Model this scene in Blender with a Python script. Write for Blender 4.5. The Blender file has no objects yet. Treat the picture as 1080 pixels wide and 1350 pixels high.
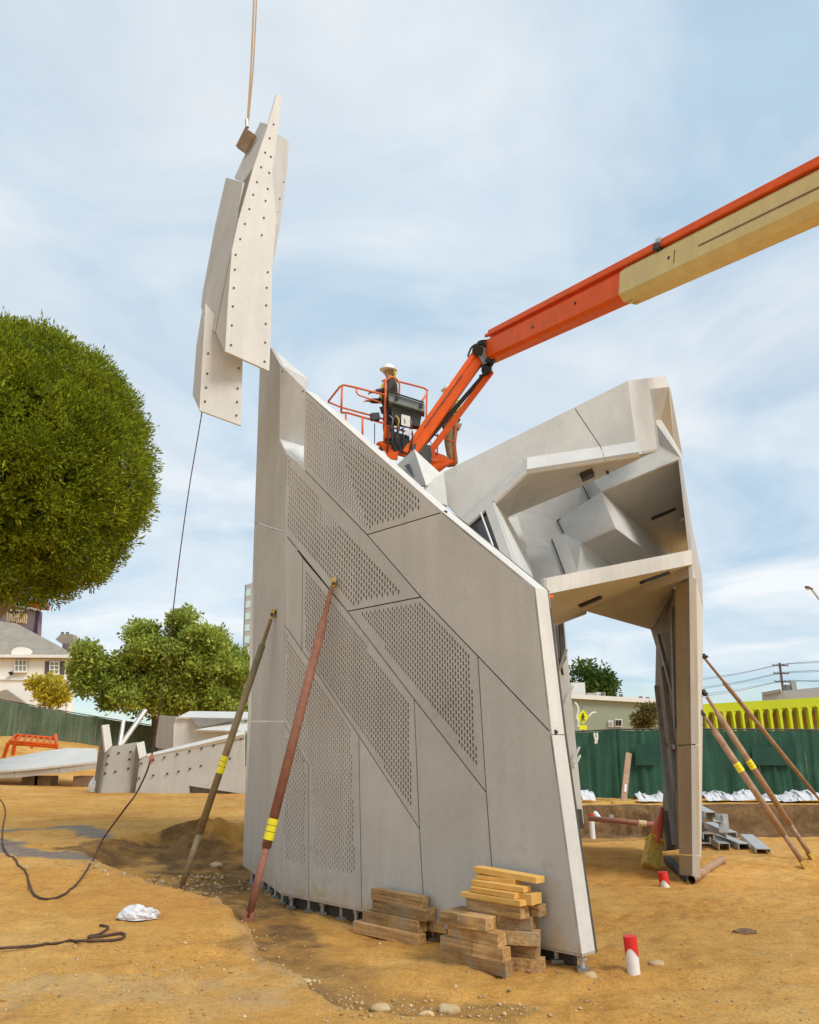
import bpy, bmesh, math, random
import numpy as np
from mathutils import Vector, Matrix, geometry
random.seed(7); np.random.seed(7)
sc = bpy.context.scene
COL = sc.collection
R = math.radians

# ------------------------------------------------------------------ camera
EYE = Vector((0, 0, 1.6)); PITCH = R(15.87); F = 1080.0
cam = bpy.data.cameras.new('camera'); cam.sensor_fit = 'HORIZONTAL'; cam.sensor_width = 36; cam.lens = 36
cam.clip_start = 0.05; cam.clip_end = 3000
camo = bpy.data.objects.new('camera', cam); COL.objects.link(camo)
camo.location = EYE; camo.rotation_euler = (R(90) + PITCH, 0, 0); sc.camera = camo

# ------------------------------------------------------------------ sky, sun, exposure
SUN_AZ = (0.74, -0.67); SUN_EL = R(45)
w = bpy.data.worlds.new('World'); sc.world = w; w.use_nodes = True
nt = w.node_tree; N = nt.nodes; L = nt.links; N.clear()
out = N.new('ShaderNodeOutputWorld')
sky = N.new('ShaderNodeTexSky'); sky.sky_type = 'NISHITA'; sky.sun_disc = False
sky.sun_elevation = SUN_EL; sky.sun_rotation = math.atan2(SUN_AZ[0], SUN_AZ[1])
sky.air_density = 1.0; sky.dust_density = 0.6; sky.ozone_density = 1.5
tint = N.new('ShaderNodeMix'); tint.data_type = 'RGBA'; tint.blend_type = 'MULTIPLY'; tint.inputs[0].default_value = 1
tint.inputs[7].default_value = (0.90, 1.02, 1.10, 1); L.new(sky.outputs[0], tint.inputs[6])
bgA = N.new('ShaderNodeBackground'); bgA.inputs[1].default_value = 0.12; L.new(tint.outputs[2], bgA.inputs[0])
bgB = N.new('ShaderNodeBackground'); bgB.inputs[1].default_value = 1.0
tc = N.new('ShaderNodeTexCoord'); sep = N.new('ShaderNodeSeparateXYZ'); L.new(tc.outputs['Generated'], sep.inputs[0])
def wm(op, a, b=None, clamp=False):
    n = N.new('ShaderNodeMath'); n.operation = op; n.use_clamp = clamp
    for i, v in enumerate((a, b)):
        if v is None: continue
        if isinstance(v, (int, float)): n.inputs[i].default_value = v
        else: L.new(v, n.inputs[i])
    return n.outputs[0]
zz = wm('ADD', wm('MAXIMUM', sep.outputs[2], 0.0), 0.16)
cmb = N.new('ShaderNodeCombineXYZ')
L.new(wm('DIVIDE', sep.outputs[0], zz), cmb.inputs[0]); L.new(wm('DIVIDE', sep.outputs[1], zz), cmb.inputs[1])
n1 = N.new('ShaderNodeTexNoise'); n1.inputs['Scale'].default_value = 1.15; n1.inputs['Detail'].default_value = 7; n1.inputs['Roughness'].default_value = 0.52; n1.inputs['Distortion'].default_value = 0.5
L.new(cmb.outputs[0], n1.inputs['Vector'])
r1 = N.new('ShaderNodeValToRGB'); r1.color_ramp.elements[0].position = 0.34; r1.color_ramp.elements[1].position = 0.64
r1.color_ramp.elements[0].color = (0.80, 0.80, 0.80, 1); r1.color_ramp.elements[1].color = (0.97, 0.97, 0.97, 1)
L.new(n1.outputs['Fac'], r1.inputs[0])
low = N.new('ShaderNodeMapRange'); low.inputs[1].default_value = 0.035; low.inputs[2].default_value = 0.10; low.interpolation_type = 'SMOOTHSTEP'
low.inputs[3].default_value = 0.25; low.inputs[4].default_value = 1.0
L.new(sep.outputs[2], low.inputs[0])
fac = wm('MULTIPLY', r1.outputs[0], low.outputs[0], True)
n2 = N.new('ShaderNodeTexNoise'); n2.inputs['Scale'].default_value = 1.5; n2.inputs['Detail'].default_value = 8; n2.inputs['Roughness'].default_value = 0.55; n2.inputs['Distortion'].default_value = 0.7
mp = N.new('ShaderNodeMapping'); mp.inputs['Location'].default_value = (3.3, 1.7, 0); L.new(cmb.outputs[0], mp.inputs[0]); L.new(mp.outputs[0], n2.inputs['Vector'])
r2 = N.new('ShaderNodeValToRGB'); r2.color_ramp.elements[0].position = 0.33; r2.color_ramp.elements[1].position = 0.65
r2.color_ramp.elements[0].color = (0.485, 0.645, 0.785, 1); r2.color_ramp.elements[1].color = (0.87, 0.91, 0.93, 1)
L.new(n2.outputs['Fac'], r2.inputs[0]); L.new(r2.outputs[0], bgB.inputs[0])
mx = N.new('ShaderNodeMixShader'); L.new(fac, mx.inputs[0]); L.new(bgA.outputs[0], mx.inputs[1]); L.new(bgB.outputs[0], mx.inputs[2])
L.new(mx.outputs[0], out.inputs[0])
sl = bpy.data.lights.new('sun', 'SUN'); sl.energy = 2.4; sl.angle = R(22); sl.color = (1.0, 0.95, 0.87)
so = bpy.data.objects.new('sun', sl); COL.objects.link(so)
sdir = Vector((SUN_AZ[0], SUN_AZ[1], 0)).normalized() * math.cos(SUN_EL) + Vector((0, 0, math.sin(SUN_EL)))
so.rotation_euler = sdir.to_track_quat('Z', 'Y').to_euler(); so.location = (20, -10, 30)
vs = sc.view_settings; vs.view_transform = 'Standard'; vs.look = 'None'; vs.exposure = 0.10; vs.gamma = 1.0; vs.use_curve_mapping = False

# ------------------------------------------------------------------ places
CP, SP = math.cos(PITCH), math.sin(PITCH)
def ray(u, v):
    a, b = (u - 540) / F, (675 - v) / F
    return Vector((a, CP - b * SP, SP + b * CP))
def at(u, v, Y):
    d = ray(u, v); return EYE + d * (Y / d.y)
def gz(u, v, z=0.0):
    d = ray(u, v); return EYE + d * ((z - EYE.z) / d.z)
def plane3(a, b, c):
    n = (b - a).cross(c - a).normalized(); return (a, n)
def on(u, v, pl, off=0.0):
    d = ray(u, v); a, n = pl
    p = EYE + d * ((a - EYE).dot(n) / d.dot(n))
    return p + n * off

# ------------------------------------------------------------------ materials
MAT = {}
def mat(name, rgb, rough=0.7, var=0.12, scale=3.0, bump=0.0, bscale=40.0, metal=0.0, rgb2=None, streak=0.0, rand=0.0, island=0.0, spec=0.5, hue2=None, coat=0.0, grain=False, scuff=0.0):
    m = bpy.data.materials.new(name); m.use_nodes = True; t = m.node_tree; n = t.nodes; l = t.links
    b = n['Principled BSDF']; b.inputs['Roughness'].default_value = rough; b.inputs['Metallic'].default_value = metal
    b.inputs['Specular IOR Level'].default_value = spec
    if coat: b.inputs['Coat Weight'].default_value = coat
    g = n.new('ShaderNodeNewGeometry'); vec = g.outputs['Position']
    no = n.new('ShaderNodeTexNoise'); no.inputs['Scale'].default_value = scale; no.inputs['Detail'].default_value = 8; no.inputs['Roughness'].default_value = 0.62
    l.new(vec, no.inputs['Vector'])
    rp = n.new('ShaderNodeValToRGB'); e = rp.color_ramp.elements; e[0].position = 0.3; e[1].position = 0.7
    c2 = rgb2 or tuple(c * (1 + var) for c in rgb); c1 = tuple(c * (1 - var) for c in rgb)
    if rgb2: c1 = rgb
    e[0].color = (*c1, 1); e[1].color = (*[min(1, c) for c in c2], 1); l.new(no.outputs['Fac'], rp.inputs[0]); col = rp.outputs[0]
    def mul(col, fac):
        mm = n.new('ShaderNodeMix'); mm.data_type = 'RGBA'; mm.blend_type = 'MULTIPLY'; mm.inputs[0].default_value = 1
        l.new(col, mm.inputs[6]); l.new(fac, mm.inputs[7]); return mm.outputs[2]
    def ramp(src, lo, hi, p0=0.0, p1=1.0):
        mr = n.new('ShaderNodeMapRange'); mr.inputs[1].default_value = p0; mr.inputs[2].default_value = p1; mr.inputs[3].default_value = lo; mr.inputs[4].default_value = hi
        l.new(src, mr.inputs[0]); return mr.outputs[0]
    if streak:
        mpn = n.new('ShaderNodeMapping'); mpn.inputs['Scale'].default_value = (7, 7, 0.5); l.new(vec, mpn.inputs[0])
        n3 = n.new('ShaderNodeTexNoise'); n3.inputs['Scale'].default_value = 1.0; n3.inputs['Detail'].default_value = 6; l.new(mpn.outputs[0], n3.inputs['Vector'])
        col = mul(col, ramp(n3.outputs['Fac'], 1 - streak, 1 + streak * 0.5, 0.3, 0.7))
        n4 = n.new('ShaderNodeTexNoise'); n4.inputs['Scale'].default_value = 26; n4.inputs['Detail'].default_value = 5; l.new(vec, n4.inputs['Vector'])
        col = mul(col, ramp(n4.outputs['Fac'], 1 - streak * 0.7, 1 + streak * 0.3, 0.3, 0.7))
    if scuff:
        n6 = n.new('ShaderNodeTexNoise'); n6.inputs['Scale'].default_value = 2.6; n6.inputs['Detail'].default_value = 11; n6.inputs['Roughness'].default_value = 0.78; n6.inputs['Distortion'].default_value = 0.4; l.new(vec, n6.inputs['Vector'])
        col = mul(col, ramp(n6.outputs['Fac'], 1.0, 1 - scuff, 0.56, 0.70))
    if name == 'concrete':      # soil splashed on the lowest parts
        sz = n.new('ShaderNodeSeparateXYZ'); l.new(vec, sz.inputs[0]); n9 = n.new('ShaderNodeTexNoise'); n9.inputs['Scale'].default_value = 7; n9.inputs['Detail'].default_value = 9; n9.inputs['Roughness'].default_value = .75; l.new(vec, n9.inputs['Vector'])
        sb_ = n.new('ShaderNodeMath'); sb_.operation = 'SUBTRACT'; l.new(n9.outputs['Fac'], sb_.inputs[0]); l.new(ramp(sz.outputs[2], 0.34, 0.80, .12, .75), sb_.inputs[1])
        dmx = n.new('ShaderNodeMix'); dmx.data_type = 'RGBA'; dmx.inputs[7].default_value = (0.46, 0.33, 0.17, 1); l.new(col, dmx.inputs[6]); l.new(ramp(sb_.outputs[0], 0, .75, 0, .22), dmx.inputs[0]); col = dmx.outputs[2]
    if grain:
        vr = n.new('ShaderNodeVectorRotate'); vr.rotation_type = 'Z_AXIS'; vr.inputs['Angle'].default_value = R(45); l.new(vec, vr.inputs[0])
        mg = n.new('ShaderNodeMapping'); mg.inputs['Scale'].default_value = (2.2, 45, 45); l.new(vr.outputs[0], mg.inputs[0])
        n7 = n.new('ShaderNodeTexNoise'); n7.inputs['Scale'].default_value = 1.0; n7.inputs['Detail'].default_value = 6; l.new(mg.outputs[0], n7.inputs['Vector'])
        col = mul(col, ramp(n7.outputs['Fac'], 0.55, 1.35, 0.3, 0.7))
        n8 = n.new('ShaderNodeTexNoise'); n8.inputs['Scale'].default_value = 5; n8.inputs['Detail'].default_value = 3; l.new(vec, n8.inputs['Vector'])
        gm_ = n.new('ShaderNodeMix'); gm_.data_type = 'RGBA'; gm_.inputs[7].default_value = (0.36, 0.28, 0.18, 1); l.new(col, gm_.inputs[6]); l.new(ramp(n8.outputs['Fac'], 0, .65, .48, .66), gm_.inputs[0]); col = gm_.outputs[2]
    if rand:
        oi = n.new('ShaderNodeObjectInfo'); col = mul(col, ramp(oi.outputs['Random'], 1 - rand, 1 + rand))
    if island:
        col = mul(col, ramp(g.outputs['Random Per Island'], 1 - island, 1 + island))
    if hue2:
        hm = n.new('ShaderNodeMix'); hm.data_type = 'RGBA'; hm.inputs[7].default_value = (*hue2, 1); l.new(col, hm.inputs[6])
        hs = ramp(g.outputs['Random Per Island'], 0, 0.6, 0.35, 1.0); l.new(hs, hm.inputs[0]); col = hm.outputs[2]
    l.new(col, b.inputs['Base Color'])
    if bump:
        nb = n.new('ShaderNodeTexNoise'); nb.inputs['Scale'].default_value = bscale; nb.inputs['Detail'].default_value = 7; l.new(vec, nb.inputs['Vector'])
        bp = n.new('ShaderNodeBump'); bp.inputs['Strength'].default_value = bump; bp.inputs['Distance'].default_value = 0.01
        l.new(nb.outputs['Fac'], bp.inputs['Height']); l.new(bp.outputs[0], b.inputs['Normal'])
    if 'leaf' in name:
        b.inputs['Specular IOR Level'].default_value = 0.15
        tr = n.new('ShaderNodeBsdfTranslucent'); l.new(col, tr.inputs[0]); ms = n.new('ShaderNodeMixShader'); ms.inputs[0].default_value = 0.38
        l.new(b.outputs[0], ms.inputs[1]); l.new(tr.outputs[0], ms.inputs[2]); l.new(ms.outputs[0], n['Material Output'].inputs[0])
    MAT[name] = m; return m
mat('concrete', (0.51, 0.487, 0.443), 0.62, 0.085, 1.1, 0.12, 60, streak=0.07, rand=0.075, scuff=0.2)
mat('concrete_lit', (0.655, 0.637, 0.597), 0.66, 0.07, 2.0, 0.15, 50, streak=0.07)  # paler copy of the concrete: sunlight on the bright faces put into colour
mat('concrete_shaded', (0.23, 0.205, 0.17), 0.8, 0.12, 2.5, 0.3, 40, streak=0.15)  # concrete darkened for recessed and turned-away faces, their shade painted in
mat('cavity_shade', (0.085, 0.078, 0.068), 0.85, 0.2, 3)  # back sheets near black: the shade inside the wall cavity as a colour
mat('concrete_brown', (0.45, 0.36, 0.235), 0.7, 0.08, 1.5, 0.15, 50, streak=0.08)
mat('steel_dark', (0.06, 0.055, 0.05), 0.6, 0.3, 9, 0.1, 60, metal=0.2)
mat('steel_grey', (0.30, 0.29, 0.27), 0.5, 0.2, 8, 0.1, 60, metal=0.6)
mat('galvanised', (0.52, 0.52, 0.50), 0.45, 0.15, 9, 0.05, 60, metal=0.55)
mat('rust', (0.22, 0.095, 0.06), 0.75, 0.2, 14, 0.3, 90, rgb2=(0.36, 0.15, 0.09))
mat('olive_pipe', (0.20, 0.15, 0.075), 0.7, 0.2, 12, 0.3, 90, rgb2=(0.32, 0.24, 0.12))
mat('rust_tan', (0.28, 0.14, 0.08), 0.7, 0.2, 9, 0.25, 90, rgb2=(0.45, 0.30, 0.18))
mat('yellow_tape', (0.86, 0.74, 0.02), 0.5, 0.1, 30)
mat('brass', (0.60, 0.41, 0.08), 0.6, 0.3, 25, 0.2)
mat('orange_paint', (0.82, 0.115, 0.006), 0.5, 0.10, 4, 0.04, 30, spec=0.25, streak=0.08)
mat('orange_faded', (0.72, 0.15, 0.05), 0.45, 0.12, 6, 0.05, 30)
mat('yellow_boom', (0.70, 0.55, 0.22), 0.45, 0.09, 3, 0.04, 25, streak=0.06)
mat('black', (0.018, 0.018, 0.02), 0.55, 0.3, 10)
mat('rubber', (0.03, 0.028, 0.026), 0.7, 0.3, 12)
mat('grey_box', (0.20, 0.23, 0.22), 0.55, 0.15, 8)
mat('paper', (0.80, 0.79, 0.74), 0.8, 0.06, 20)
mat('glass_dark', (0.012, 0.012, 0.014), 0.15, 0.1, 3)
mat('white_paint', (0.78, 0.76, 0.71), 0.6, 0.06, 2, 0.05)
mat('white_bar', (0.72, 0.70, 0.66), 0.5, 0.06, 6)
mat('wood', (0.30, 0.16, 0.055), 0.85, 0.25, 6, 0.5, 70, rgb2=(0.54, 0.33, 0.13), rand=0.34, grain=True)
mat('wood_new', (0.66, 0.35, 0.075), 0.8, 0.15, 7, 0.4, 70, rgb2=(0.80, 0.48, 0.14), rand=0.12)
mat('wood_brown', (0.16, 0.095, 0.05), 0.85, 0.25, 6, 0.5, 60, rgb2=(0.27, 0.17, 0.09))
mat('red_paint', (0.72, 0.02, 0.02), 0.5, 0.1, 20)
mat('plastic_white', (0.82, 0.81, 0.77), 0.5, 0.06, 12, 0.1)
mat('film', (0.66, 0.66, 0.67), 0.35, 0.12, 9, 0.35, 25)
mat('rope', (0.085, 0.045, 0.03), 0.85, 0.3, 40, 0.3, 150)
mat('rope_grey', (0.10, 0.095, 0.085), 0.85, 0.3, 40)
mat('strap', (0.50, 0.37, 0.24), 0.8, 0.15, 30)
mat('fabric_green', (0.014, 0.072, 0.042), 0.85, 0.25, 1.4, 0.25, 60, rgb2=(0.030, 0.118, 0.070), streak=0.45)
mat('fabric_olive', (0.060, 0.095, 0.055), 0.85, 0.3, 0.5, 0.25, 60, rgb2=(0.16, 0.20, 0.12), streak=0.35)
mat('stone', (0.40, 0.27, 0.12), 0.9, 0.3, 3, 0.3, 40, rgb2=(0.62, 0.48, 0.28), island=0.3)
mat('skin', (0.50, 0.24, 0.15), 0.6, 0.08, 20)
mat('denim', (0.035, 0.035, 0.05), 0.9, 0.25, 25, 0.2, 60)
mat('shirt_dark', (0.06, 0.045, 0.04), 0.9, 0.25, 20, 0.2, 60)
mat('khaki', (0.26, 0.185, 0.085), 0.9, 0.25, 16, 0.3, 60)
mat('hi_vis_orange', (0.85, 0.22, 0.02), 0.7, 0.1, 20)
mat('hi_vis_yellow', (0.78, 0.72, 0.03), 0.7, 0.1, 20)
mat('hi_vis_green', (0.35, 0.70, 0.05), 0.7, 0.1, 20)
mat('bark', (0.24, 0.19, 0.14), 0.9, 0.3, 5, 0.6, 18)
mat('bark_dark', (0.09, 0.065, 0.045), 0.9, 0.3, 5, 0.6, 18)
mat('leaf_round', (0.10, 0.165, 0.014), 0.6, 0.25, 0.9, rgb2=(0.29, 0.34, 0.02), island=0.5, hue2=(0.42, 0.44, 0.02))
mat('leaf_bush', (0.17, 0.25, 0.03), 0.55, 0.25, 0.4, rgb2=(0.42, 0.48, 0.08), island=0.40, hue2=(0.55, 0.60, 0.13))
mat('leaf_yellow', (0.50, 0.40, 0.02), 0.6, 0.25, 0.8, rgb2=(0.62, 0.52, 0.06), island=0.35)
mat('leaf_far', (0.055, 0.11, 0.02), 0.6, 0.25, 0.5, rgb2=(0.13, 0.19, 0.035), island=0.45)
mat('leaf_brown', (0.20, 0.15, 0.05), 0.7, 0.25, 0.6, rgb2=(0.14, 0.15, 0.05), island=0.4)
mat('house_wall', (0.88, 0.85, 0.78), 0.8, 0.03, 1.0, 0.05, 8)
mat('house_roof', (0.27, 0.235, 0.185), 0.9, 0.15, 1.5, 0.5, 5, rgb2=(0.38, 0.33, 0.26), streak=0.12)
mat('shutter', (0.10, 0.085, 0.085), 0.7, 0.1, 3)
mat('window_glass', (0.34, 0.37, 0.33), 0.2, 0.2, 0.8)
mat('chimney', (0.16, 0.14, 0.13), 0.9, 0.2, 3)
mat('billboard', (0.17, 0.135, 0.15), 0.7, 0.2, 0.5)
mat('billboard_side', (0.03, 0.015, 0.055), 0.6, 0.1, 1)
mat('billboard_print', (0.55, 0.42, 0.25), 0.7, 0.35, 0.9)
mat('billboard_red', (0.60, 0.035, 0.03), 0.6, 0.1, 1)
mat('tower_wall', (0.32, 0.32, 0.31), 0.7, 0.06, 0.2)
mat('tower_glass', (0.42, 0.56, 0.58), 0.15, 0.15, 0.3)
mat('sage_wall', (0.30, 0.335, 0.245), 0.85, 0.06, 0.3, 0.1, 6)
mat('lime', (0.55, 0.64, 0.008), 0.6, 0.07, 0.5)
mat('lime_back', (0.16, 0.14, 0.055), 0.8, 0.4, 0.9, rgb2=(0.34, 0.27, 0.10))
mat('poster', (0.45, 0.19, 0.08), 0.8, 0.3, 1.0)
mat('grey_building', (0.40, 0.41, 0.40), 0.8, 0.06, 0.2)
mat('sign_yellow', (0.85, 0.83, 0.0), 0.5, 0.05, 4)
mat('pole_wood', (0.13, 0.10, 0.10), 0.9, 0.2, 2)
mat('blue_tarp', (0.16, 0.55, 0.62), 0.6, 0.1, 1)

# ------------------------------------------------------------------ builders
ORG = {}
def tag(o, label=None, cat=None, group=None, kind=None):
    if label: o['label'] = label
    if cat: o['category'] = cat
    if group: o['group'] = group
    if kind: o['kind'] = kind
    return o
def thing(name, loc, label, cat, group=None):
    o = bpy.data.objects.new(name, None); COL.objects.link(o); o.empty_display_size = 0.2
    o.location = loc; ORG[o] = Vector(loc); return tag(o, label, cat, group)
class MB:
    def __init__(s): s.v = []; s.f = []
    def add(s, vs, fs):
        k = len(s.v); s.v += [Vector(p) for p in vs]; s.f += [[i + k for i in f] for f in fs]; return s
    def box(s, c, h, ax=None):
        ax = ax or (Vector((1, 0, 0)), Vector((0, 1, 0)), Vector((0, 0, 1))); c = Vector(c)
        vs = [c + ax[0] * (h[0] * i) + ax[1] * (h[1] * j) + ax[2] * (h[2] * k) for k in (-1, 1) for j in (-1, 1) for i in (-1, 1)]
        return s.add(vs, [(0, 2, 3, 1), (4, 5, 7, 6), (0, 1, 5, 4), (2, 6, 7, 3), (0, 4, 6, 2), (1, 3, 7, 5)])
    def bar(s, a, b, wd, ht, up=None):
        a, b = Vector(a), Vector(b); d = (b - a); ln = d.length; d = d / ln
        up = up or (Vector((0, 0, 1)) if abs(d.z) < 0.95 else Vector((0, 1, 0)))
        sd = d.cross(up).normalized(); u2 = sd.cross(d)
        return s.box((a + b) / 2, (ln / 2, wd / 2, ht / 2), (d, sd, u2))
    def tube(s, pts, r, n=8, cap=True):
        pts = [Vector(p) for p in pts]; rs = r if isinstance(r, (list, tuple)) else [r] * len(pts)
        k = len(s.v); prev = None
        for i, p in enumerate(pts):
            d = (pts[min(i + 1, len(pts) - 1)] - pts[max(i - 1, 0)]).normalized()
            if prev is None:
                a = d.cross(Vector((0, 0, 1))) if abs(d.z) < 0.9 else d.cross(Vector((1, 0, 0)))
            else:
                a = prev - d * prev.dot(d)
            a.normalize(); prev = a; b = d.cross(a)
            for q in range(n):
                t = 2 * math.pi * q / n; s.v.append(p + (a * math.cos(t) + b * math.sin(t)) * rs[i])
        for i in range(len(pts) - 1):
            for q in range(n):
                s.f.append([k + i * n + q, k + i * n + (q + 1) % n, k + (i + 1) * n + (q + 1) % n, k + (i + 1) * n + q])
        if cap:
            s.f.append([k + q for q in range(n)][::-1]); s.f.append([k + (len(pts) - 1) * n + q for q in range(n)])
        return s
    def prism(s, pts, th, toward=None):
        pts = [Vector(p) for p in pts]; n = Vector((0, 0, 0))
        for i in range(len(pts)):
            a, b = pts[i], pts[(i + 1) % len(pts)]
            n += Vector(((a.y - b.y) * (a.z + b.z), (a.z - b.z) * (a.x + b.x), (a.x - b.x) * (a.y + b.y)))
        n.normalize(); c = sum(pts, Vector()) / len(pts)
        if n.dot((toward if toward is not None else EYE) - c) < 0: n = -n; pts = pts[::-1]
        m = len(pts); s.add(pts + [p - n * th for p in pts], [list(range(m)), list(range(2 * m - 1, m - 1, -1))] + [[i, i + m, (i + 1) % m + m, (i + 1) % m] for i in range(m)])
        s.n = n; return s
    def build(s, name, m, parent=None, smooth=False, bevel=0.0, tri=False):
        o_ = ORG[parent] if parent is not None else None
        if o_ is None:
            vs = s.v; c = Vector((sum(p.x for p in vs) / len(vs), sum(p.y for p in vs) / len(vs), min(p.z for p in vs)))
        else: c = o_
        me = bpy.data.meshes.new(name); me.from_pydata([p - c for p in s.v], [], s.f); me.update()
        if tri or any(len(f) > 4 for f in s.f):
            bm = bmesh.new(); bm.from_mesh(me); bmesh.ops.recalc_face_normals(bm, faces=bm.faces)
            bmesh.ops.triangulate(bm, faces=[f for f in bm.faces if len(f.verts) > 4]); bm.to_mesh(me); bm.free()
        me.materials.append(MAT[m])
        if smooth: me.shade_smooth()
        o = bpy.data.objects.new(name, me); COL.objects.link(o)
        if parent is None: o.location = c
        else: o.parent = parent
        ORG[o] = c
        if bevel:
            bv = o.modifiers.new('bevel', 'BEVEL'); bv.width = bevel; bv.segments = 2; bv.limit_method = 'ANGLE'; bv.angle_limit = R(40)
        return o
def mesh_copy(o, name, parent, loc=None, rot=None):
    c = bpy.data.objects.new(name, o.data); COL.objects.link(c)
    if parent is not None: c.parent = parent
    if loc is not None: c.location = Vector(loc) - (ORG[parent] if parent is not None else Vector())
    if rot is not None: c.rotation_euler = rot
    ORG[c] = Vector(loc) if loc is not None else ORG.get(parent, Vector()); return c
# numpy value noise
def _h(ix, iy, sd):
    n = (ix * 374761393 + iy * 668265263 + sd * 974634777) & 0xffffffff
    n = ((n ^ (n >> 13)) * 1274126177) & 0xffffffff
    return ((n ^ (n >> 16)) & 0xffff) / 65535.0
def vnoise(x, y, sd=0):
    ix = np.floor(x).astype(np.int64); iy = np.floor(y).astype(np.int64); fx = x - ix; fy = y - iy
    fx = fx * fx * (3 - 2 * fx); fy = fy * fy * (3 - 2 * fy)
    return (_h(ix, iy, sd) * (1 - fx) + _h(ix + 1, iy, sd) * fx) * (1 - fy) + (_h(ix, iy + 1, sd) * (1 - fx) + _h(ix + 1, iy + 1, sd) * fx) * fy
def fbm(x, y, o=4, sd=0):
    s = 0; a = 0.5
    for i in range(o): s = s + a * (vnoise(x, y, sd + i) - 0.5); x = x * 2.03 + 3.1; y = y * 2.03 + 1.7; a *= 0.5
    return s
def sstep(a, b, x):
    t = np.clip((x - a) / (b - a), 0, 1); return t * t * (3 - 2 * t)
# ------------------------------------------------------------------ ground
_e = [(480, 1352), (430, 1327), (395, 1309), (365, 1286), (345, 1264), (330, 1240), (312, 1212), (290, 1199), (262, 1191), (222, 1178), (165, 1156), (118, 1133), (190, 1112), (262, 1103), (318, 1098)]
_ew = [gz(u, v, 0.14) for u, v in _e]
_ey = np.array([3.0, 4.6] + [p.y for p in _ew] + [13.6, 15.5, 30]); _ex = np.array([3.2, 1.1] + [p.x for p in _ew] + [-2.0, 0.5, 4.0])
_o = np.argsort(_ey); _ey = _ey[_o]; _ex = _ex[_o]
def height(x, y):
    x = np.asarray(x, float); y = np.asarray(y, float)
    fx = np.interp(y, _ey, _ex) + 0.10 * fbm(y * 3.0, x * 0 + 2.0, 3, 5) * 2
    soft = np.interp(y, [5, 9, 11, 14, 20], [0.16, 0.10, 0.35, 1.0, 2.0])
    plat = 1 - sstep(-0.5, 0.5, (x - fx) / soft)
    z = 0.22 * plat
    # rim crumbs
    rim = np.exp(-((x - fx) / (soft * 0.9)) ** 2)
    z = z + rim * 0.05 * (fbm(x * 9, y * 9, 4, 11) + 0.1) * (y < 14)
    # left slope up the hill
    z = z + 1.75 * sstep(20, 42, y) * (1 - sstep(-20, -10, x)) + 0.10 * sstep(16, 24, y) * (1 - sstep(-3, 2, x))
    # excavation on the right, beyond the leg
    lo = sstep(15.6, 17.2, y - 0.15 * (x - 6) + 0.5 * fbm(x * 0.7, y * 0.7, 3, 21)) * (1 - sstep(21.55, 22.05, y + 0.8 * fbm(x * 0.9, y * 0.3, 3, 22) + 0.55 * fbm(x * 4, y * 2, 4, 23))) * sstep(1.5, 3.0, x)
    z = z - 0.55 * lo
    z = z + 0.12 * sstep(21.6, 22.2, y) * sstep(1.5, 3, x) * (1 - sstep(60, 80, y))
    # spoil against the left facet
    z = z + 0.26 * np.exp(-(((x + 3.0) / 0.9) ** 2 + ((y - 13.4) / 0.7) ** 2)) * (1 + 1.2 * fbm(x * 5, y * 5, 3, 9))
    near = np.clip(1.4 - y / 30.0, 0.15, 1)
    wedge = np.exp(-(((x + 2.6) / 1.3) ** 2 + ((y - 10.9) / 0.8) ** 2))
    z = z + near * (0.10 * fbm(x * 0.6, y * 0.6, 3, 1) + 0.075 * fbm(x * 2.6, y * 2.6, 4, 2) + (0.02 + 0.05 * sstep(.02, .16, fbm(x * .8, y * .8, 3, 91))) * fbm(x * 11, y * 11, 3, 3)) + wedge * 0.14 * fbm(x * 5, y * 6, 4, 8)
    z = z + near * 0.035 * fbm(x * 0.5 + y * .15, y * 5.0, 4, 61)
    # wheel ruts running past the camera
    z = z - 0.03 * np.exp(-((y - 6.0 - 0.18 * x) / 0.16) ** 2) * sstep(-0.6, 0.3, x)
    return z
def H(x, y): return float(height(np.array([x]), np.array([y]))[0])
def gp(u, v, dz=0.0):
    z = 0.0
    for _ in range(6):
        p = gz(u, v, z); z = H(p.x, p.y)
    p = gz(u, v, z); p.z = z + dz; return p
def axis(a0, a1, d, far, k=1.22):
    c = list(np.arange(a0, a1 + 1e-6, d)); s = d; p = a1; hi = []
    while p < far[1]: s *= k; p += s; hi.append(p)
    s = d; p = a0; lo = []
    while p > far[0]: s *= k; p -= s; lo.append(p)
    return np.array(lo[::-1] + c + hi)
gx = axis(-7.5, 7.5, 0.04, (-700, 700)); gy = np.concatenate([[-400, -100, -30, -8, -2, 1, 2.5, 3.5, 4.2], np.arange(4.6, 14.0, 0.04), np.arange(14.0, 25, 0.08), axis(25.2, 25.3, 0.15, (25.1, 1500))[1:]])
gy = np.unique(gy); X, Y = np.meshgrid(gx, gy); Z = height(X, Y)
nx, ny = len(gx), len(gy)
me = bpy.data.meshes.new('ground'); nv = nx * ny
me.vertices.add(nv); me.vertices.foreach_set('co', np.stack([X, Y, Z], -1).reshape(-1).astype(np.float32))
ii = (np.arange(ny - 1)[:, None] * nx + np.arange(nx - 1)[None, :]).reshape(-1)
quads = np.stack([ii, ii + 1, ii + 1 + nx, ii + nx], -1).reshape(-1).astype(np.int32)
me.loops.add(len(quads)); me.loops.foreach_set('vertex_index', quads); nf = len(ii)
me.polygons.add(nf); me.polygons.foreach_set('loop_start', np.arange(nf, dtype=np.int32) * 4); me.polygons.foreach_set('loop_total', np.full(nf, 4, np.int32))
me.update(calc_edges=True); me.shade_smooth()
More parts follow.
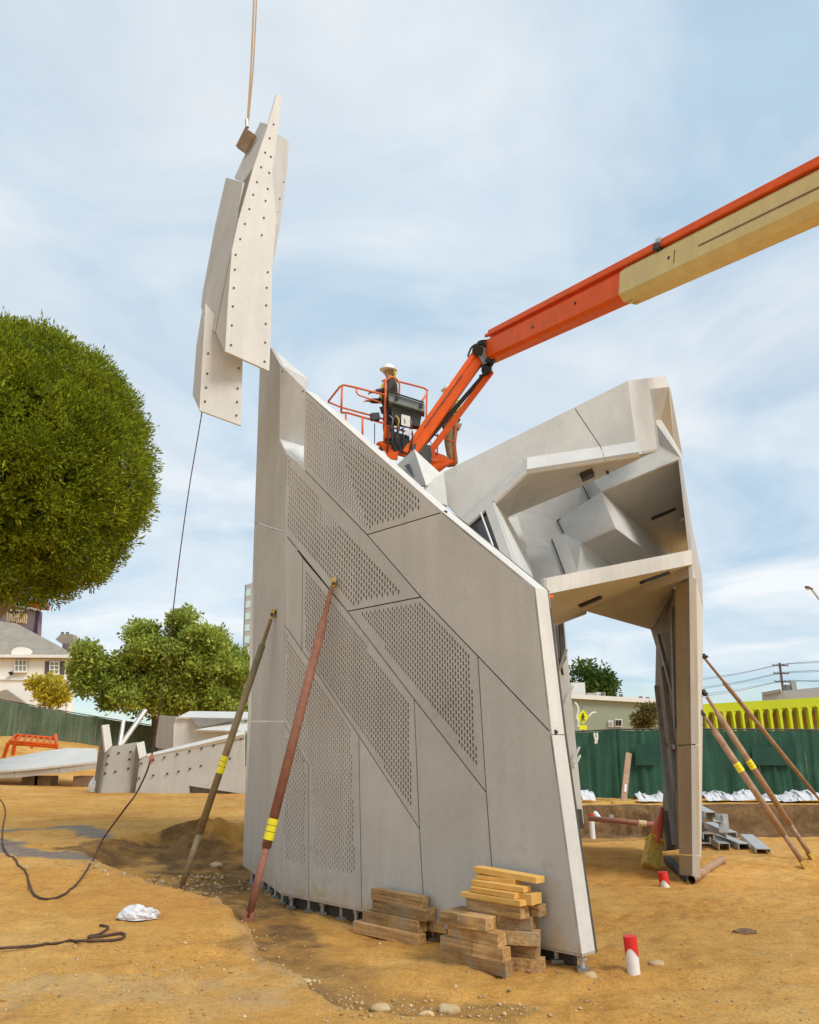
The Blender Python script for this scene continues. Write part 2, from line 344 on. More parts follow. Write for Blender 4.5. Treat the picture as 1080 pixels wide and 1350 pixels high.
# damp soil and dried mud, each with a shape of its own
def blob(px, r, z=0.12):
    d = np.full(X.shape, 1e9)
    ps = [gz(u, v, z) for u, v in px]
    for a, b in zip(ps[:-1], ps[1:]):
        abx, aby = b.x - a.x, b.y - a.y; t = np.clip(((X - a.x) * abx + (Y - a.y) * aby) / (abx * abx + aby * aby + 1e-9), 0, 1)
        d = np.minimum(d, np.hypot((X - a.x - t * abx), (Y - a.y - t * aby)))
    d = d + r * 1.3 * fbm(X * 3.2, Y * 3.2, 4, 31); return 1 - sstep(r * 0.55, r, d)
mud = np.maximum(blob([(-30, 1118), (10, 1125), (22, 1132), (70, 1140), (118, 1142)], 0.34), blob([(-30, 1105), (60, 1101), (100, 1098), (122, 1108), (138, 1116)], 0.26))
damp = np.maximum.reduce([blob([(118, 1142), (170, 1132), (230, 1128), (262, 1140), (310, 1165), (330, 1180)], 0.75, 0), blob([(290, 1185), (325, 1175), (352, 1200), (395, 1245)], 0.30, 0), 0.6 * blob([(345, 1225), (390, 1262), (450, 1290)], 0.42, 0), 0.55 * blob([(340, 1285), (420, 1315), (520, 1330), (640, 1330)], 0.35, 0)])
damp = np.maximum(damp, 2.2 * sstep(20.9, 21.3, Y) * (1 - sstep(22.1, 22.4, Y)) * sstep(1.5, 3, X))
damp = np.maximum(damp, 0.8 * sstep(16.4, 17.6, Y) * (1 - sstep(22.0, 22.6, Y)) * sstep(1.5, 3, X))
pale = np.maximum(0.75 * blob([(385, 1290), (372, 1266), (410, 1318)], 0.24), 0.35 * blob([(60, 1335), (200, 1330), (330, 1345)], 0.4)) * np.clip(.6 + 2.2 * fbm(X * 6, Y * 6, 4, 51), 0, 1)
_fx = np.interp(Y, _ey, _ex); _n = fbm(X * 2.2, Y * 2.2, 4, 71)
low_side = sstep(0.0, 0.12, X - _fx) * (1 - sstep(0.45, 1.1, X - _fx + 1.2 * _n)) * (Y > 4.8) * (1 - sstep(9.4, 10.2, Y)); damp = np.maximum(damp, 0.75 * low_side)
pale = np.maximum(pale, 0.5 * np.exp(-((X - _fx + .06) / .07) ** 2) * (Y > 4.8) * (Y < 10) * np.clip(.5 + 2 * _n, 0, 1))
for nm, arr in (('damp', damp), ('mud', mud), ('pale', pale)):
    at_ = me.attributes.new(nm, 'FLOAT', 'POINT'); at_.data.foreach_set('value', arr.reshape(-1).astype(np.float32))
gm = bpy.data.materials.new('dirt'); gm.use_nodes = True; t = gm.node_tree; n = t.nodes; l = t.links; b = n['Principled BSDF']
geo = n.new('ShaderNodeNewGeometry')
def nz(scale, det=8, rough=0.6, sc3=None):
    q = n.new('ShaderNodeTexNoise'); q.inputs['Scale'].default_value = scale; q.inputs['Detail'].default_value = det; q.inputs['Roughness'].default_value = rough
    if sc3:
        m_ = n.new('ShaderNodeMapping'); m_.inputs['Scale'].default_value = sc3; l.new(geo.outputs['Position'], m_.inputs[0]); l.new(m_.outputs[0], q.inputs['Vector'])
    else: l.new(geo.outputs['Position'], q.inputs['Vector'])
    return q.outputs['Fac']
def cr(src, stops):
    q = n.new('ShaderNodeValToRGB'); e = q.color_ramp.elements
    while len(e) < len(stops): e.new(0.5)
    for i, (p, c) in enumerate(stops): e[i].position = p; e[i].color = (*c, 1)
    l.new(src, q.inputs[0]); return q.outputs[0]
def mixc(f, a, c, mode='MIX'):
    q = n.new('ShaderNodeMix'); q.data_type = 'RGBA'; q.blend_type = mode
    if isinstance(f, float): q.inputs[0].default_value = f
    else: l.new(f, q.inputs[0])
    for k, s_ in ((6, a), (7, c)):
        if isinstance(s_, tuple): q.inputs[k].default_value = (*s_, 1)
        else: l.new(s_, q.inputs[k])
    return q.outputs[2]
def attr(nm):
    q = n.new('ShaderNodeAttribute'); q.attribute_name = nm; return q.outputs['Fac']
c = cr(nz(0.55, 9, 0.65), [(0.28, (0.58, 0.27, 0.058)), (0.48, (0.68, 0.36, 0.088)), (0.70, (0.75, 0.46, 0.155))])
c = mixc(0.6, c, cr(nz(4.5, 8, 0.7), [(0.30, (0.60, 0.52, 0.42)), (0.5, (1.0, 0.98, 0.95)), (0.72, (1.18, 1.17, 1.15))]), 'MULTIPLY')
c = mixc(0.45, c, cr(nz(1.0, 9, 0.7, (0.5, 4.5, 1)), [(0.30, (0.66, 0.58, 0.5)), (0.5, (1, 1, 1)), (0.72, (1.12, 1.12, 1.1))]), 'MULTIPLY')
c = mixc(0.8, c, cr(nz(38, 6, 0.7), [(0.28, (0.62, 0.55, 0.48)), (0.5, (1, 1, 1)), (0.75, (1.25, 1.25, 1.22))]), 'MULTIPLY')
gr = cr(nz(85, 3, 0.5), [(0.66, (0, 0, 0)), (0.72, (1, 1, 1))]); gmk = n.new('ShaderNodeMath'); gmk.operation = 'MULTIPLY'; l.new(gr, gmk.inputs[0]); l.new(cr(nz(1.3, 4), [(0.45, (0, 0, 0)), (0.65, (1, 1, 1))]), gmk.inputs[1])
c = mixc(gmk.outputs[0], c, (0.66, 0.56, 0.40))
c = mixc(attr('pale'), c, (0.52, 0.43, 0.27))
dm = n.new('ShaderNodeMath'); dm.operation = 'MULTIPLY'; dm.use_clamp = True; l.new(attr('damp'), dm.inputs[0]); l.new(cr(nz(2.2, 7, 0.7), [(0.3, (0.25, 0.25, 0.25)), (0.55, (0.9, 0.9, 0.9))]), dm.inputs[1])
c = mixc(dm.outputs[0], c, cr(nz(3.0, 9, 0.75), [(0.30, (0.075, 0.040, 0.018)), (0.5, (0.175, 0.095, 0.038)), (0.72, (0.31, 0.185, 0.075))]))
c = mixc(attr('mud'), c, cr(nz(3.5, 6, 0.7, (1, 4, 1)), [(0.3, (0.20, 0.145, 0.11)), (0.7, (0.36, 0.29, 0.235))]))
l.new(c, b.inputs['Base Color']); b.inputs['Specular IOR Level'].default_value = 0.25
rr = n.new('ShaderNodeMapRange'); l.new(attr('mud'), rr.inputs[0]); rr.inputs[3].default_value = 0.92; rr.inputs[4].default_value = 0.72; l.new(rr.outputs[0], b.inputs['Roughness'])
bp = n.new('ShaderNodeBump'); bp.inputs['Strength'].default_value = 0.8; bp.inputs['Distance'].default_value = 0.03
ad = n.new('ShaderNodeMath'); ad.operation = 'ADD'; l.new(nz(14, 9, 0.72), ad.inputs[0]); l.new(nz(60, 6, 0.7), ad.inputs[1]); l.new(ad.outputs[0], bp.inputs['Height']); l.new(bp.outputs[0], b.inputs['Normal'])
me.materials.append(gm); MAT['dirt'] = gm
go = bpy.data.objects.new('ground', me); COL.objects.link(go); tag(go, 'orange brown bare dirt of the building site', kind='structure')
# ------------------------------------------------------------------ the concrete monument
A0 = gz(372, 1180, 0.12); B0 = gz(768, 1262, 0.12); C0 = gz(320, 1141, 0.14)
Z1 = Vector((0, 0, 1))
WD = (B0 - A0); WD.z = 0; WD.normalize()
WN = Vector((WD.y, -WD.x, 0));
if WN.dot(EYE - A0) < 0: WN = -WN
WP = (A0, WN); LD = (C0 - A0); LD.z = 0; LD.normalize(); LN = Vector((LD.y, -LD.x, 0))
if LN.dot(EYE - A0) < 0: LN = -LN
LP = (A0, LN); TH = 0.17
mon = thing('folded_monument', (A0.x, A0.y, 0), 'pale grey folded concrete monument with perforated wall and arched opening, standing on the dirt', 'monument')
def W(u, v, off=0.0): return on(u, v, WP, off)
def Wb(u, v, off): return on(u, v, (A0 + WN * off, WN))
def Lf(u, v, off=0.0): return on(u, v, LP, off)
def to2(p): return Vector(((p - A0).dot(WD), p.z))
def fr2(q, off): return A0 + WD * q.x + Z1 * (q.y - A0.z) + WN * off
def area2(P): return sum(P[i].x * P[(i + 1) % len(P)].y - P[(i + 1) % len(P)].x * P[i].y for i in range(len(P))) / 2
def inset2(P, g):
    if area2(P) < 0: P = P[::-1]
    o = []; m = len(P)
    for i in range(m):
        a, b_, c_ = P[i - 1], P[i], P[(i + 1) % m]
        d1 = (b_ - a).normalized(); d2 = (c_ - b_).normalized(); n1_ = Vector((-d1.y, d1.x)); n2_ = Vector((-d2.y, d2.x))
        k = n1_ + n2_; k = k / max(0.25, 1 + n1_.dot(n2_)); o.append(b_ + k * g)
    return o
def inside2(q, P):
    r_ = False; m = len(P)
    for i in range(m):
        a, b_ = P[i], P[i - 1]
        if (a.y > q.y) != (b_.y > q.y) and q.x < (b_.x - a.x) * (q.y - a.y) / (b_.y - a.y) + a.x: r_ = not r_
    return r_
def capsule(c_, hw, hl):
    return [c_ + Vector(p) for p in ((hw, -hl + hw), (hw, hl - hw), (hw * .5, hl), (-hw * .5, hl), (-hw, hl - hw), (-hw, -hl + hw), (-hw * .5, -hl), (hw * .5, -hl))]
SKIN = 0.014
def panel(name, px, holes=None, off=0.0, parent=mon, gap=0.006, label=None, pitch=1.0):
    P = inset2([to2(W(u, v)) for u, v in px], gap)
    vs_ = list(P); fs_ = [list(range(len(P)))]
    if holes:
        Q = inset2([to2(W(u, v)) for u, v in holes], -.022); x0 = min(q.x for q in Q); x1 = max(q.x for q in Q); z0 = min(q.y for q in Q); z1 = max(q.y for q in Q)
        pc, pz, hw, hl = (v_ * pitch for v_ in (0.0315, 0.0560, 0.0084, 0.0200)); i = math.floor(x0 / pc)
        while i * pc < x1:
            k = math.floor(z0 / pz)
            while k * pz < z1:
                c_ = Vector((i * pc, (k + (0.5 if i % 2 else 0)) * pz))
                if inside2(c_, Q) and inside2(c_ + Vector((0, hl + .01)), P) and inside2(c_ - Vector((0, hl + .01)), P) and inside2(c_ + Vector((.025, 0)), P) and inside2(c_ - Vector((.025, 0)), P):
                    s_ = len(vs_); cp = capsule(c_, hw, hl); vs_ += cp; fs_.append(list(range(s_, s_ + 8)))
                k += 1
            i += 1
    ov, oe, of, _, _, fo = geometry.delaunay_2d_cdt(vs_, [], fs_, 1, 1e-5)
    tri = [f for f, o_ in zip(of, fo) if all(k == 0 for k in o_)]
    m = MB(); nvv = len(ov)
    m.v = [fr2(q, off) for q in ov] + [fr2(q, off - SKIN) for q in ov]
    m.f = [list(f) for f in tri] + [[i_ + nvv for i_ in f][::-1] for f in tri]
    cnt = {}
    for f in tri:
        for i_ in range(3): cnt[(f[i_], f[(i_ + 1) % 3])] = 1
    for (a, b_) in cnt:
        if (b_, a) not in cnt: m.f.append([b_, a, a + nvv, b_ + nvv])
    o = m.build(name, 'concrete', parent)
    bm = bmesh.new(); bm.from_mesh(o.data); bmesh.ops.recalc_face_normals(bm, faces=bm.faces); bm.to_mesh(o.data); bm.free()
    if label: o['label'] = label
    return o
PX = {
 'p1': ([(402, 514), (584, 675), (484, 705), (400, 618)], [(406, 530), (556, 668), (484, 694), (405, 616)]),
 'p2': ([(378, 598), (400, 618), (484, 705), (555, 787), (458, 806), (377, 705)], [(379, 609), (408, 648), (526, 780), (462, 794), (379, 692)]),
 'p3': ([(584, 675), (706, 775), (728, 968), (630, 865), (555, 787), (484, 705)], None),
 'p4': ([(458, 806), (555, 787), (630, 865), (641, 1045), (546, 922)], [(479, 812), (555, 797), (617, 867), (626, 1000)]),
 'p5': ([(630, 865), (728, 968), (768, 1262), (655, 1238), (650, 1164), (641, 1045)], None),
 'p6': ([(377, 705), (399, 736), (398, 857), (376, 825)], None),
 'p7': ([(399, 736), (458, 806), (546, 922), (553, 1093), (473, 970), (398, 857)], [(404, 758), (450, 812), (536, 929), (541, 1057), (470, 952), (404, 855)]),
 'p8': ([(546, 922), (641, 1045), (650, 1164), (655, 1238), (560, 1217), (553, 1093)], None),
 'p9': ([(376, 825), (398, 857), (473, 970), (477, 1200), (407, 1186), (407, 1010), (374, 952)], [(377, 840), (461, 966), (466, 1146), (416, 1140), (414, 1010), (377, 945)]),
 'p10': ([(374, 952), (407, 1010), (407, 1186), (372, 1180)], [(375, 970), (401, 1003), (400, 1136), (374, 1128)]),
 'p11': ([(473, 970), (553, 1093), (560, 1217), (477, 1200)], None),
}
for k, (pp, hh) in PX.items(): panel('perforated_panel' if hh else 'wall_panel', pp, hh, pitch=1.25 if k in ('p1', 'p2') else 1.0)
# back sheets of the wall, stopped short where daylight shows through the slots
for pp in ([(428, 570), (584, 675), (484, 705), (470, 690), (452, 640)], [(378, 640), (400, 640), (402, 690), (430, 690), (480, 712), (555, 787), (458, 806), (377, 705)], PX['p3'][0], PX['p4'][0], PX['p5'][0], PX['p6'][0], PX['p7'][0], PX['p8'][0], PX['p11'][0]):
    MB().prism([W(u, v, -TH) for u, v in pp], 0.03).build('back_sheet', 'cavity_shade', mon)
# rails behind the joints
for a, b_ in (((400, 618), (484, 705)), ((484, 705), (555, 787)), ((555, 787), (630, 865)), ((630, 865), (728, 968)), ((484, 705), (584, 675)), ((377, 705), (458, 806)), ((458, 806), (546, 922)), ((546, 922), (641, 1045)), ((458, 806), (555, 787)), ((630, 865), (641, 1045)), ((641, 1045), (654, 1234)), ((376, 825), (473, 970)), ((473, 970), (553, 1093)), ((399, 736), (398, 857)), ((546, 922), (553, 1093)), ((553, 1093), (559, 1214)), ((473, 970), (477, 1198)), ((374, 952), (407, 1010)), ((407, 1010), (407, 1184))):
    MB().bar(W(*a, -0.05), W(*b_, -0.05), 0.05, 0.03, WN).build('joint_rail', 'steel_dark', mon)
# edge faces of the wall slab
def strip(name, pts, m='concrete_lit', th=0.02, toward=None, parent=mon, bevel=0.0):
    return MB().prism(pts, th, toward).build(name, m, parent, bevel=bevel)
for (a, b_) in (((402, 514), (584, 675)), ((584, 675), (706, 775))):
    strip('top_edge', [W(*a), W(*b_), W(*b_, -TH), W(*a, -TH)])
for (a, b_) in (((706, 775), (728, 968)), ((728, 969), (768, 1262))):
    strip('end_edge', [W(*a), W(*b_), W(*b_, -TH), W(*a, -TH)])
strip('bottom_edge', [W(372, 1180), W(768, 1262), W(768, 1262, -TH), W(372, 1180, -TH)], 'concrete', toward=Vector((0, 8, -5)))
MB().bar(A0 - WN * .125 - Z1 * .06, B0 - WN * .125 - Z1 * .06 - WD * .15, .05, .14).build('gap_blocker', 'steel_dark', mon)  # added dark bar, keeps sunlit ground from showing in the gap below
MB().bar(A0 - LN * .125 - Z1 * .06, C0 - LN * .125 - Z1 * .06, .05, .14).build('gap_blocker', 'steel_dark', mon)  # the same added bar under the left facet, to darken its gap
# levelling legs under the wall
for i in range(15):
    f = 0.02 + i * 0.069; p = A0 + (B0 - A0) * f - WN * (0.07 + 0.03 * (i % 2)); g = H(p.x, p.y)
    lg = MB().tube([(p.x, p.y, g - 0.05), (p.x, p.y, 0.14)], 0.02, 8).build('levelling_leg', 'galvanised', mon)
    MB().box((p.x, p.y, g + 0.012), (0.045, 0.045, 0.012)).build('base_plate', 'steel_grey', lg)
    if i % 2 == 0: MB().tube([(p.x, p.y, 0.085), (p.x, p.y, 0.105)], 0.036, 6).build('nut', 'galvanised', lg)
for i in range(6):
    p = A0 + (C0 - A0) * (0.1 + i * 0.15) - LN * 0.06; g = H(p.x, p.y)
    lg = MB().tube([(p.x, p.y, g - 0.05), (p.x, p.y, 0.16)], 0.02, 8).build('levelling_leg', 'galvanised', mon)
    MB().box((p.x, p.y, g + 0.012), (0.045, 0.045, 0.012)).build('base_plate', 'steel_grey', lg)
# the foreshortened left facet, its bolted flange and cap
strip('left_facet', [Lf(320, 1141), Lf(372, 1180), Lf(374, 952), Lf(331, 952)], 'concrete', 0.05)
strip('left_facet', [Lf(331, 950), Lf(374, 950), Lf(377, 703), Lf(336, 690)], 'concrete', 0.05)
strip('left_facet', [Lf(336, 688), Lf(377, 701), Lf(378, 598), Lf(368, 577), Lf(369, 480), Lf(357, 458), Lf(343, 470)], 'concrete', 0.05)
f1, f2, f3, f4 = Lf(369, 480), Wb(403, 514, -0.45), Wb(401, 588, -0.45), Lf(368.5, 578)
flg = strip('bolted_flange', [f1, f2, f3, f4], 'concrete_lit', 0.03)
strip('flange_bevel', [f4, f3, W(400, 616), W(378, 597)], 'concrete_lit', 0.03)
strip('top_cap', [on(357, 457, (A0 - LN * .1, LN)), Wb(407, 500, -0.55), f2, f1], 'concrete_lit', 0.03)
def bolt_on(parent, name, p, nrm, r=0.018, m='steel_dark', h=0.012):
    return MB().tube([p - nrm * 0.004, p + nrm * h], r, 8).build(name, m, parent)
fpl = plane3(f1, f2, f3)
if fpl[1].dot(EYE - f1) < 0: fpl = (fpl[0], -fpl[1])
for u, v in ((373, 490), (373, 512), (374, 534), (374, 556), (374, 569), (404 - 4, 508 + 8)):
    bolt_on(flg, 'bolt', on(u, v, fpl), fpl[1], 0.012)
# third leg, seen through the arch
t0, t1, t2, t3 = at(766, 1085, 15.4), at(742, 800, 15.4), at(700, 800, 14.6), at(700, 1098, 14.6)
leg3 = strip('rear_leg_panel', [at(770, 1086, 15.4), at(752, 905, 15.4), at(743, 800, 15.4), at(690, 790, 14.0), at(690, 1102, 14.0)], 'concrete', 0.25)
strip('rear_leg_rib', [at(737, 822, 15.0), at(743, 818, 15.1), at(747, 868, 15.1), at(741, 880, 15.0)], 'steel_dark', 0.02, parent=mon)
for a, b_ in (((745, 925), (756, 905)), ((755, 1005), (764, 985)), ((757, 1012), (765, 996))):
    MB().bar(at(*a, 15.0), at(*b_, 15.2), 0.03, 0.03).build('rear_leg_batten', 'concrete_lit', mon)
MB().bar(at(738, 882, 14.8), at(747, 856, 14.8), 0.05, 0.05).build('bracket', 'galvanised', mon)
MB().bar(at(738, 868, 14.8), at(742, 890, 14.8), 0.04, 0.04).build('bracket', 'steel_dark', mon)
strip('rear_leg_foot', [at(759, 1067, 15.2), at(767, 1067, 15.25), at(770, 1092, 15.25), at(762, 1094, 15.2)], 'steel_dark', 0.1)

# canopy: shared corners so that the folds close
K = dict(
 a2=(828, 502, 9.3), a3=(838, 582, 9.0), a4=(695, 603, 9.3), b5=(695, 622, 9.06), bx=(843, 599, 8.76),
 c4=(669, 682, 10.6), c3=(853, 600, 10.1), cm=(768, 641, 10.55), e1=(705, 768, 9.2), e2=(694, 724, 11.2),
 w1=(662, 668, 11.6), w2=(768, 612, 12.1), w3=(850, 572, 12.2),
 i1=(779, 665, 11.9), i2=(734, 687, 11.7), i3=(742, 703, 11.5), i4=(727, 712, 11.4), i5=(763, 757, 10.9), i6=(746, 762, 10.8), i7=(706, 774, 10.6),
 g1=(768, 716, 11.1), g2=(812, 697, 10.9), g3=(863, 735, 12.3), g4=(811, 747, 12.1),
 f1=(793, 648, 11.4), f2=(797, 661, 11.3), q1=(898, 604, 11.3), q2=(886, 731, 13.6), q3=(913, 724, 13.8),
 s1=(862, 554, 12.0), s2=(872, 553, 12.3), s3=(888, 580, 12.9), d1=(684, 751, 8.0), b4=(867, 595, 10.0),
 j1=(717, 763, 7.6), j2=(912, 725, 10.6), j3=(913, 744, 10.6), j4=(718, 784, 7.6), j5=(706, 770, 7.9),
 k1=(727, 823, 10.5), k2=(773, 806, 11.7), k3=(858, 830, 13.5), k4=(890, 774, 11.2), k5=(913, 760, 10.62))
K = {k: at(*v) for k, v in K.items()}
def put(pl, **kw):
    for k, (u, v) in kw.items(): K[k] = on(u, v, pl)
PA = plane3(K['a2'], K['a3'], K['a4']); put(PA, a1=(585, 622), a5=(607, 683), a6=(590, 665), m1=(756.5, 537.3), m2=(791.4, 588.9), m3=(757.7, 536.7), m4=(792.6, 588.7))
PB2 = plane3(K['a4'], K['a3'], K['bx']); put(PB2, x2=(797.2, 606.4), x3=(798.2, 606.2), b5=(695, 622), y1=(791.4, 588.9), y2=(792.4, 588.8))
PB1 = plane3(K['a2'], K['a3'], K['b4']); put(PB1, b1=(878, 495), b2=(882, 510), b3=(857, 513), bw=(843, 599))
PD = plane3(K['a4'], K['a5'], K['d1']); put(PD, c5=(652, 662), d2=(661, 732), d3=(640, 672), d4=(617, 691))
def facet(name, ks, m='concrete', th=0.03, toward=None):
    return strip(name, [K[k] if isinstance(k, str) else k for k in ks], m, th, toward)
facet('roof_panel', ['a1', 'm1', 'm2', 'a4', 'a5', 'a6'])
facet('roof_panel', ['m3', 'a2', 'a3', 'm4'])
facet('cut_face', ['a2', 'b1', 'b2', 'b3', 'b4', 'bw', 'a3'], 'concrete_lit')
facet('cut_face', ['a3', 'bw', 'bx'], 'concrete_lit')
facet('cut_face', ['a4', 'y1', 'x2', 'b5'], 'concrete_lit')
facet('cut_face', ['y2', 'a3', 'bx', 'x3'], 'concrete_lit')
strip('joint_backing', [on(750, 540, PA) + Vector((0, .06, 0)), on(764, 534, PA) + Vector((0, .06, 0)), on(800, 588, PA) + Vector((0, .06, 0)), on(785, 590, PA) + Vector((0, .06, 0))], 'concrete_shaded', .02)
side = facet('side_frame', ['a4', 'b5', 'c5', 'd1', 'd2', 'd3', 'd4', 'a5'])
glz = strip('window_pane', [on(612, 693, PD) + Vector((0, .06, 0)), on(640, 667, PD) + Vector((0, .06, 0)), on(669, 742, PD) + Vector((0, .06, 0))], 'glass_dark', 0.02)
MB().bar(on(634, 676.5, PD), on(652, 725, PD), 0.014, 0.02).build('window_bar', 'white_bar', mon)
facet('soffit_panel', ['c5', 'b5', 'c3', 'cm', 'c4'])
facet('soffit_panel', ['b5', 'bx', 'bw', 'b4', 'c3'])
facet('inner_fin', ['c5', 'c4', 'e2', 'e1', 'd1'], 'concrete_lit')
facet('inner_wall_panel', ['w1', 'w2', 'i1', 'i2', 'i3', 'i4', 'e2'])
facet('inner_wall_panel', ['e2', 'i4', 'i6', 'i7', 'e1'])
facet('inner_wall_panel', ['i4', 'i3', 'i5', 'i6'])
facet('inner_wall_panel', ['w2', 'w3', 'f1', 'f2', 'g2', 'g1', 'i3', 'i2', 'i1'])
facet('inner_wall_panel', ['w3', 's1', 's2', 'q1', 'f1'])
facet('soffit_panel', ['f1', 'q1', 'q3', 'q2'])
facet('lit_fin', ['f1', 'q2', 'g3', 'g2', 'f2'], 'concrete_lit')
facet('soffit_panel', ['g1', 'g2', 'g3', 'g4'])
facet('lit_fin', ['i3', 'g1', 'g4', 'i5'], 'concrete_lit')
facet('soffit_panel', ['b3', 'b2', 's3', 's2', 's1'])
facet('inner_wall_panel', ['b3', 's1', 'b4'])
facet('outer_panel', ['b2', 's3', 'q1', at(900, 600, 13.0), at(884, 512, 12.6)], 'concrete', 0.04, Vector((12, 8, 6)))
facet('edge_sliver', ['s2', 's3', 'q1'], 'concrete_lit')
facet('lintel_face', ['j1', 'j2', 'j3', 'j4'], 'concrete_lit', 0.04)
facet('lintel_end', ['j5', 'j1', 'j4'], 'concrete')
facet('lintel_soffit', ['j4', 'j3', 'k2'], 'concrete', 0.03)
facet('lintel_soffit', ['j4', 'k2', 'k1'], 'concrete', 0.03)
facet('lintel_soffit', ['j3', 'k5', 'k4', 'k3', 'k2'], 'concrete', 0.03)
# open joints and a ledge on the inner walls
for a, b_ in (('cma', 'i1'), ('i1', 'i2'), ('i2', 'i3'), ('i4', 'i6')):
    pa_ = at(768, 641, 11.95) if a == 'cma' else K[a]
    MB().bar(pa_ - Vector((0, .035, 0)), K[b_] - Vector((0, .035, 0)), .013, .02, Vector((0, -1, 0))).build('joint_strip', 'steel_dark', mon)
strip('ledge', [at(670, 684, 11.0), at(682, 680, 11.1), at(695, 722, 10.8), at(691, 724, 10.7)], 'concrete_lit', .08)
# sockets in the soffits
def socket(a, b_, Y0, Y1, wd=0.07):
    MB().bar(at(*a, Y0), at(*b_, Y1), wd, 0.05).build('slot_light', 'black', mon)
PE = plane3(K['f1'], K['q1'], K['q2']); PK = plane3(K['j4'], K['j3'], K['k2'])
for a, b_ in (((859, 684), (890, 671)),): MB().bar(on(*a, PE), on(*b_, PE), 0.07, 0.05).build('slot_light', 'black', mon)
for a, b_ in (((764, 797), (792, 785)), ((846, 766), (880, 754)), ((892, 771), (909, 763))): MB().bar(on(*a, PK) - Z1 * .012, on(*b_, PK) - Z1 * .012, 0.10, 0.05).build('slot_light', 'black', mon)
PC = plane3(K['b5'], K['c3'], K['c4'])
MB().bar(on(765, 627, PC), on(781, 620, PC), 0.16, 0.14).build('flood_light', 'steel_dark', mon)
MB().tube([on(801, 621, PC), on(801, 621, PC) - Z1 * .04], 0.02, 8).build('anchor_stud', 'steel_dark', mon)
MB().bar(at(719, 786, 7.58), at(728, 786.5, 7.7), 0.03, 0.03).build('shim', 'orange_paint', mon)
MB().prism([on(897, 682, PE) - Z1 * .01, on(903, 681, PE) - Z1 * .01, on(903, 686, PE) - Z1 * .01, on(898, 687, PE) - Z1 * .01], 0.02).build('patch', 'white_bar', mon)
# outer skin on the right and the leg
cl, cr_, fl, fr = at(890, 773, 10.98), at(914, 762, 10.6), at(896, 1153, 10.88), at(919, 1157, 10.6)
rb, rt, rm = at(925, 1124, 12.8), at(928, 803, 12.8), at(926, 759, 12.8)
mid_l, mid_r = at(893, 982, 10.93), at(917, 981, 10.6); low_l, low_r = at(895.5, 1126, 10.89), at(918.5, 1127, 10.6)
def lerp(a, b_, t_): return a + (b_ - a) * t_
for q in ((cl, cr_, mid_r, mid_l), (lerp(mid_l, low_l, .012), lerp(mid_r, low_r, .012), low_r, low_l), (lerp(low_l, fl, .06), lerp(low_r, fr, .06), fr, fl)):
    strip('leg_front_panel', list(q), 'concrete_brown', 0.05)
mb_ = at(927.5, 978, 12.8)
strip('leg_side_panel', [cr_, K['j3'], at(927, 801, 12.8), lerp(rt, rb, .49), lerp(mid_r, low_r, 0)], 'concrete_lit', 0.05, toward=Vector((12, 5, 2)))
strip('leg_side_panel', [lerp(mid_r, low_r, .012), lerp(rt, rb, .497), rb, fr], 'concrete_lit', 0.05, toward=Vector((12, 5, 2)))
strip('outer_panel', [K['j2'], at(926, 759, 12.8), at(927, 799, 12.8), K['j3']], 'concrete', 0.05, toward=Vector((12, 5, 2)))
strip('outer_panel', [K['q1'], at(912, 690, 13.6), at(926, 759, 12.8), K['j2']], 'concrete', 0.04, toward=Vector((12, 6, 4)))

# inner faces of the leg, with its ribs
ib = [(858, 830), (865, 853), (864, 903), (871, 956), (878, 985), (874, 1056), (872, 1122)]
for (a, b_) in zip(ib[:-1], ib[1:]):
    ta = (a[1] - 773) / 380.; tb = (b_[1] - 773) / 380.
    strip('leg_inner_panel', [at(*a, 13.5), at(*b_, 13.5), lerp(cl, fl, tb) + Vector((0.03, .05, 0)), lerp(cl, fl, ta) + Vector((0.03, .05, 0))], 'concrete_shaded', 0.04)
strip('leg_inner_panel', [at(858, 830, 13.5), lerp(cl, fl, .15) + Vector((.03, .05, 0)), K['k4'] + Vector((0.02, .05, 0))], 'concrete_shaded', 0.04)
for a, b_, wd in (((868, 838, 12.2), (897, 950, 11.3), .05), ((874, 880, 12.1), (897, 1075, 11.2), .06), ((866, 905, 12.3), (890, 1115, 11.4), .07), ((880, 982, 12.0), (893, 985, 11.3), .06), ((864, 822, 12.2), (888, 778, 11.3), .05), ((876, 1070, 12.0), (885, 1120, 11.8), .12), ((886, 800, 11.3), (891, 960, 11.2), .04)):
    MB().bar(at(*a), at(*b_), wd, 0.06).build('leg_rib', 'steel_grey', mon)
MB().bar(at(880, 1133, 12.0), at(908, 1163, 10.75), 0.1, 0.08).build('leg_base_rail', 'steel_dark', mon)
# crown folds behind the wall top
y1, y2, y3, y4, y5 = at(546, 592, 9.6), at(524, 612, 9.75), at(562, 640, 8.9), at(586, 622, 9.5), at(578, 622, 9.6)
strip('crown_fold', [y1, y2, at(530, 640, 9.4), y3], 'concrete', 0.03)
strip('crown_fold', [y1, y3, at(583, 626, 9.4)], 'concrete_lit', 0.03)
strip('crown_fold', [at(585, 623, 9.36), at(560, 639, 8.95), at(566, 660, 8.7), at(590, 666, 8.74)], 'concrete', 0.03)
strip('crown_window', [at(533, 614, 9.5), at(539, 611, 9.45), at(545, 628, 9.2)], 'glass_dark', 0.02)
